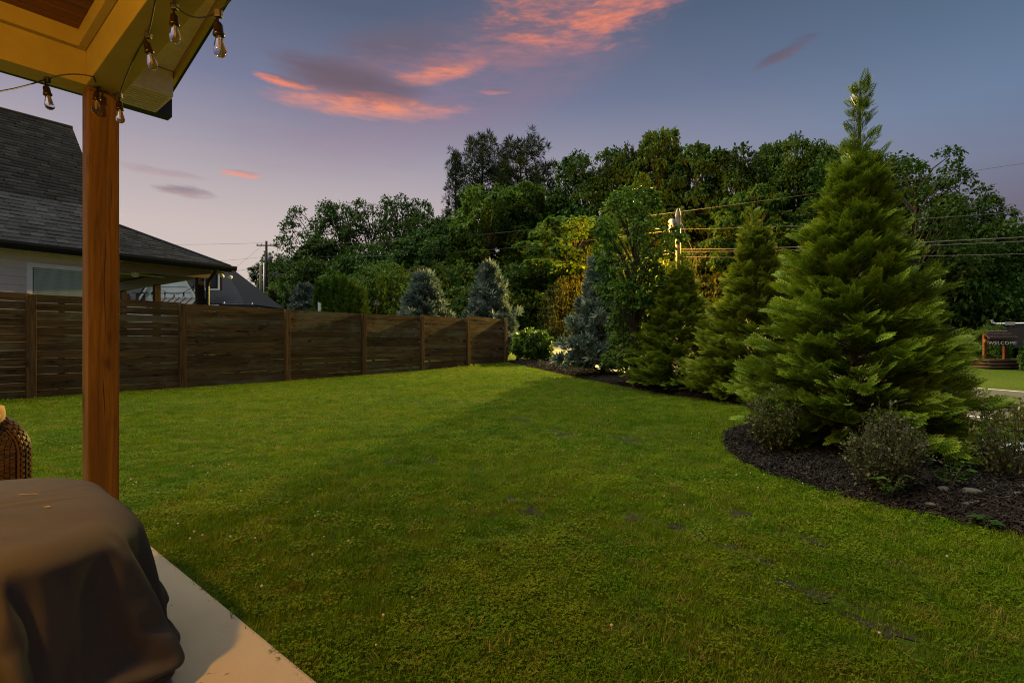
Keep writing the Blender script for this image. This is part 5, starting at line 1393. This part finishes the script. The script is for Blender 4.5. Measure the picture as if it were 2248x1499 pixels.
# ------------------------------------------------------------------ instanced ground cover
def scatter_group(coll):
    ng = bpy.data.node_groups.new('scatter_' + coll.name, 'GeometryNodeTree')
    ng.interface.new_socket('Geometry', in_out='INPUT', socket_type='NodeSocketGeometry'); ng.interface.new_socket('Geometry', in_out='OUTPUT', socket_type='NodeSocketGeometry')
    N_ = ng.nodes; gi = N_.new('NodeGroupInput'); go = N_.new('NodeGroupOutput')
    ci = N_.new('GeometryNodeCollectionInfo'); ci.inputs['Collection'].default_value = coll; ci.inputs['Separate Children'].default_value = True; ci.inputs['Reset Children'].default_value = True
    ip = N_.new('GeometryNodeInstanceOnPoints'); ip.inputs['Pick Instance'].default_value = True
    def attr(nm, ty):
        a = N_.new('GeometryNodeInputNamedAttribute'); a.data_type = ty; a.inputs['Name'].default_value = nm; return [o for o in a.outputs if o.enabled and o.name == 'Attribute'][0]
    e2r = N_.new('FunctionNodeEulerToRotation')
    L_ = ng.links
    L_.new(attr('rot', 'FLOAT_VECTOR'), e2r.inputs[0]); L_.new(e2r.outputs[0], ip.inputs['Rotation'])
    L_.new(attr('idx', 'INT'), ip.inputs['Instance Index']); L_.new(attr('scl', 'FLOAT'), ip.inputs['Scale'])
    L_.new(gi.outputs[0], ip.inputs['Points']); L_.new(ci.outputs[0], ip.inputs['Instance']); L_.new(ip.outputs[0], go.inputs[0])
    return ng
def scatter(name, coll, P, rot, scl, idx):
    me = bpy.data.meshes.new(name); me.vertices.add(len(P)); me.vertices.foreach_set('co', np.ascontiguousarray(P, np.float32).ravel())
    a = me.attributes.new('rot', 'FLOAT_VECTOR', 'POINT'); a.data.foreach_set('vector', np.ascontiguousarray(rot, np.float32).ravel())
    a = me.attributes.new('scl', 'FLOAT', 'POINT'); a.data.foreach_set('value', np.ascontiguousarray(scl, np.float32))
    a = me.attributes.new('idx', 'INT', 'POINT'); a.data.foreach_set('value', np.ascontiguousarray(idx, np.int32))
    o = bpy.data.objects.new(name, me); COL.objects.link(o); tag(o, kind='stuff')
    md = o.modifiers.new('scatter', 'NODES'); md.node_group = scatter_group(coll)
    return o
def src_coll(name, meshes, m):
    c = bpy.data.collections.new(name)
    for k, me in enumerate(meshes):
        me.materials.append(m); o = bpy.data.objects.new('%s_%02d' % (name, k), me); c.objects.link(o)
    return c

def tuft(nb, spread, h, w, lean=.6):
    V = []; Q = []; T = []
    for k in range(nb):
        a = rng.uniform(0, 6.28); r = spread * rng.random() ** .5; b = rng.uniform(0, 6.28)
        base = np.array([math.cos(b) * r, math.sin(b) * r, -.004]); d = np.array([math.cos(a), math.sin(a), 0]); s = np.array([-d[1], d[0], 0]); hh = h * rng.uniform(.45, 1.15); ln = lean * rng.uniform(.2, 1.2); ww = w * rng.uniform(.6, 1.2)
        n0 = len(V)
        for (t, wf) in ((0, 1), (.5, .85)):
            c = base + d * hh * ln * t * t + np.array([0, 0, hh * t]); V += [c - s * ww * wf / 2, c + s * ww * wf / 2]
        V.append(base + d * hh * ln + np.array([0, 0, hh * (1 - .18 * ln)]))
        Q.append((n0, n0 + 1, n0 + 3, n0 + 2)); T.append((n0 + 2, n0 + 3, n0 + 4))
    return np_mesh('tuft', np.array(V), quads=Q, tris=T)
def clover(n, spread, h, s):
    V = []; Q = []
    for k in range(n):
        b = rng.uniform(0, 6.28); r = spread * rng.random() ** .5; c = np.array([math.cos(b) * r, math.sin(b) * r, h * rng.uniform(.5, 1.1)]); a0 = rng.uniform(0, 6.28); sc = s * rng.uniform(.7, 1.3); tl = rng.normal(size=2) * .25
        for j in range(3):
            a = a0 + j * 2.094; d = np.array([math.cos(a), math.sin(a), .15]); sd = np.array([-d[1], d[0], 0]); n0 = len(V)
            for p in (c, c + d * sc * .6 + sd * sc * .5, c + d * sc * 1.05, c + d * sc * .6 - sd * sc * .5):
                q = p.copy(); q[2] += (p[0] - c[0]) * tl[0] + (p[1] - c[1]) * tl[1]; V.append(q)
            Q.append((n0, n0 + 1, n0 + 2, n0 + 3))
    return np_mesh('clover', np.array(V), quads=Q)
def vnoise(x, y, f, seed):
    r = np.random.default_rng(seed).random((64, 64)); u, v = x * f, y * f; i, j = np.floor(u).astype(int), np.floor(v).astype(int); a, b = u - i, v - j; a = a * a * (3 - 2 * a); b = b * b * (3 - 2 * b)
    g_ = lambda p, q: r[p % 64, q % 64]
    return (g_(i, j) * (1 - a) + g_(i + 1, j) * a) * (1 - b) + (g_(i, j + 1) * (1 - a) + g_(i + 1, j + 1) * a) * b
def fbm(x, y, f, seed): return vnoise(x, y, f, seed) * .55 + vnoise(x, y, f * 2.1, seed + 1) * .3 + vnoise(x, y, f * 4.3, seed + 2) * .15

gc = src_coll('grass_tuft', [tuft(26, .050, .031, .0027) for _ in range(5)] + [tuft(24, .048, .040, .0031, .9) for _ in range(3)] + [tuft(22, .035, .058, .0036, 1.0) for _ in range(2)], M['grass'])
cc = src_coll('clover_patch', [clover(24, .06, .026, .0058) for _ in range(4)], M['clover'])
bc = src_coll('clover_bloom', [MB().lathe([(.001, -.02), (.0012, -.004), (.007, .0), (.0095, .006), (.007, .012), (.002, .015)], 7).mesh('bloom') for _ in range(2)], M['blossom'])

BARE = np.array([(1.20, 2.06, .12, .05), (1.30, 1.80, .11, .045), (1.07, 2.50, .07, .04), (.12, 3.03, .10, .06), (.90, 2.78, .08, .045), (-1.03, 4.3, .12, .07), (-.70, 4.32, .11, .07), (.70, 2.92, .07, .05), (1.52, 2.58, .08, .05), (.98, 2.66, .07, .035), (1.15, 2.36, .08, .04), (.0, 3.25, .09, .05), (-.3, 4.05, .10, .05), (1.75, 2.30, .09, .04), (1.35, 3.0, .07, .05), (.55, 5.6, .22, .08), (1.2, 5.2, .2, .08), (.1, 6.6, .2, .1)])
def bare(x, y):
    f = np.zeros_like(x)
    for (bx_, by_, sa, sb) in BARE:
        dx, dy = x - bx_, y - by_; u = (dx * .55 - dy * .83) / 1.35; v = (dx * .83 + dy * .55) / 1.45
        f = np.maximum(f, np.exp(-((u / sa) ** 2 + (v / sb) ** 2)))
    return f
vs_, fs_ = [], []
for (bx_, by_, sa, sb) in BARE:                      # small worn patches of soil showing through the turf
    n0 = len(vs_); m_ = 18; vs_.append((bx_, by_, float(gz(bx_, by_)) + .005))
    for k in range(m_):
        a_ = 6.28318 * k / m_; rr = (1 + .35 * math.sin(a_ * 3 + bx_ * 9) + .2 * math.sin(a_ * 5 + by_ * 7)) * 1.05
        u, v = math.cos(a_) * sa * .85 * rr, math.sin(a_) * sb * 1.0 * rr
        x_, y_ = bx_ + u * .55 + v * .83, by_ - u * .83 + v * .55; vs_.append((x_, y_, float(gz(x_, y_)) + .004))
    fs_ += [(n0, n0 + 1 + k, n0 + 1 + (k + 1) % m_) for k in range(m_)]
tag(link('bare_soil', np_mesh('bare_soil', vs_, tris=fs_), M['soil']), kind='stuff')
def lawn_pts(x0, x1, y0, y1, dens):
    n = int((x1 - x0) * (y1 - y0) * dens); x = rng.uniform(x0, x1, n); y = rng.uniform(y0, y1, n)
    side = (x - FP0[0]) * fn[0] + (y - FP0[1]) * fn[1]
    k = (x < bfx(y) - .01) & (side > .03) & ((x * Vv[0] + y * Vv[1] > .80) | (x * U[0] + y * U[1] > 4.64)) & (y < 21.2) & (np.abs(x) < y * 1.12 + .7)
    return x[k], y[k]
GX = []; GY = []; GS = []
for (y0, y1, dn, s_) in ((.9, 2.6, 1900, .92), (2.6, 4.5, 1350, 1.0), (4.5, 8, 760, 1.15), (8, 13, 420, 1.4), (13, 21.3, 240, 1.7)):
    x, y = lawn_pts(-max(3, y1 * 1.15), min(5, y1 * 1.15), y0, y1, dn); GX.append(x); GY.append(y); GS.append(np.full(len(x), s_))
# verge between bed and road, and the patch past the fence end
n = 9000; x = rng.uniform(-2, 9, n); y = rng.uniform(3, 26, n); rcx = np.interp(y, RC[:, 1], RC[:, 0])
k = (x > bbx(np.minimum(y, 22.5)) + .03) & (x < rcx - 2.9) & (np.abs(x) < y * 1.1 + .5); GX.append(x[k]); GY.append(y[k]); GS.append(np.full(k.sum(), 1.7))
GX = np.concatenate(GX); GY = np.concatenate(GY); GS = np.concatenate(GS)
dn = fbm(GX, GY, 1.7, 3); br_ = bare(GX, GY)
keep = (rng.random(len(GX)) < np.clip(.80 + (dn - .36) * 1.8, .55, 1)) & (rng.random(len(GX)) > np.clip(br_ * 1.2, 0, .74))
GX, GY, GS, dn, br_ = GX[keep], GY[keep], GS[keep], dn[keep], br_[keep]
GZ = gz(GX, GY)
kind = fbm(GX, GY, .9, 21)
isc = (rng.random(len(GX)) < np.clip((kind - .42) * 1.5, 0.08, .34)) & (GY < 9)
g_i = ~isc; n = g_i.sum()
idx = rng.integers(0, 5, n); tall = rng.random(n) < np.clip((fbm(GX[g_i], GY[g_i], 1.3, 40) - .48) * 2.5, .03, .6); idx[tall] = rng.integers(5, 8, tall.sum()); tf = rng.random(n) < .012; idx[tf] = rng.integers(8, 10, tf.sum())
hs = GS[g_i] * rng.uniform(.7, 1.2, n) * (.8 + .45 * fbm(GX[g_i], GY[g_i], .7, 8)) * np.where(GY[g_i] > 8, .62, 1) ** .5
rot = np.c_[rng.normal(size=n) * .12, rng.normal(size=n) * .12, rng.uniform(0, 6.28, n)]
scatter('grass', gc, np.c_[GX[g_i], GY[g_i], GZ[g_i]], rot, hs, idx)
n = isc.sum(); scatter('clover', cc, np.c_[GX[isc], GY[isc], GZ[isc]], np.c_[rng.normal(size=n) * .1, rng.normal(size=n) * .1, rng.uniform(0, 6.28, n)], GS[isc] * rng.uniform(.7, 1.25, n), rng.integers(0, 4, n))
nb = 3600; x = rng.uniform(-10, 5, nb); y = rng.uniform(1.4, 20, nb); side = (x - FP0[0]) * fn[0] + (y - FP0[1]) * fn[1]
k = (x < bfx(y) - .05) & (side > .1) & (x * Vv[0] + y * Vv[1] > .9) & (rng.random(nb) < np.clip((fbm(x, y, .8, 77) - .50) * 5, .0, 1)) & (np.abs(x) < y * 1.1 + .3)
x, y = x[k], y[k]; n = len(x)
scatter('clover_blossoms', bc, np.c_[x, y, gz(x, y) + .040 + .010 * rng.random(n)], np.c_[rng.normal(size=n) * .3, rng.normal(size=n) * .3, rng.uniform(0, 6, n)], rng.uniform(.4, .66, n), rng.integers(0, 2, n))

# mulch chips
def chip(k):
    m = MB()
    for j in range(12):
        c = Vector((random.uniform(-.05, .05), random.uniform(-.05, .05), random.uniform(.0, .012))); l = random.uniform(.006, .020); w = random.uniform(.002, .0045)
        m.box((-l, -w, -.002), (l, w, .003), Matrix.Translation(c) @ Euler((random.uniform(-.5, .5), random.uniform(-.5, .5), random.uniform(0, 6.28))).to_matrix().to_4x4())
    return m.mesh('chips')
mc = src_coll('mulch_chip', [chip(k) for k in range(6)], M['chip'])
n = 26000; y = np.concatenate([rng.uniform(1.3, 7, 17000), rng.uniform(7, 21.2, 9000)]); a_, b_ = bfx(y), bbx(y); t = rng.random(len(y)); x = a_ + (b_ - a_) * t
z = gz(x, y) + .012 + .07 * np.sin(np.pi * t) ** .7; n = len(x)
scatter('mulch_chips', mc, np.c_[x, y, z], np.c_[rng.normal(size=n) * .3, rng.normal(size=n) * .3, rng.uniform(0, 6.28, n)], np.where(y > 7, 1.5, rng.uniform(.8, 1.3, n)), rng.integers(0, 6, n))
# pale landscape stones seen through the shrubs behind the tallest arborvitae
pc = src_coll('pale_stone', [stone(.05, .04, .025, 20 + k) for k in range(4)], M['letter'])
n = 420; x = rng.normal(4.55, .28, n); y = rng.normal(4.55, .22, n); scatter('pale_gravel', pc, np.c_[x, y, np.full(n, .05)], rng.uniform(0, 6, (n, 3)) * np.array([.1, .1, 1]), rng.uniform(.5, 1.3, n), rng.integers(0, 4, n))
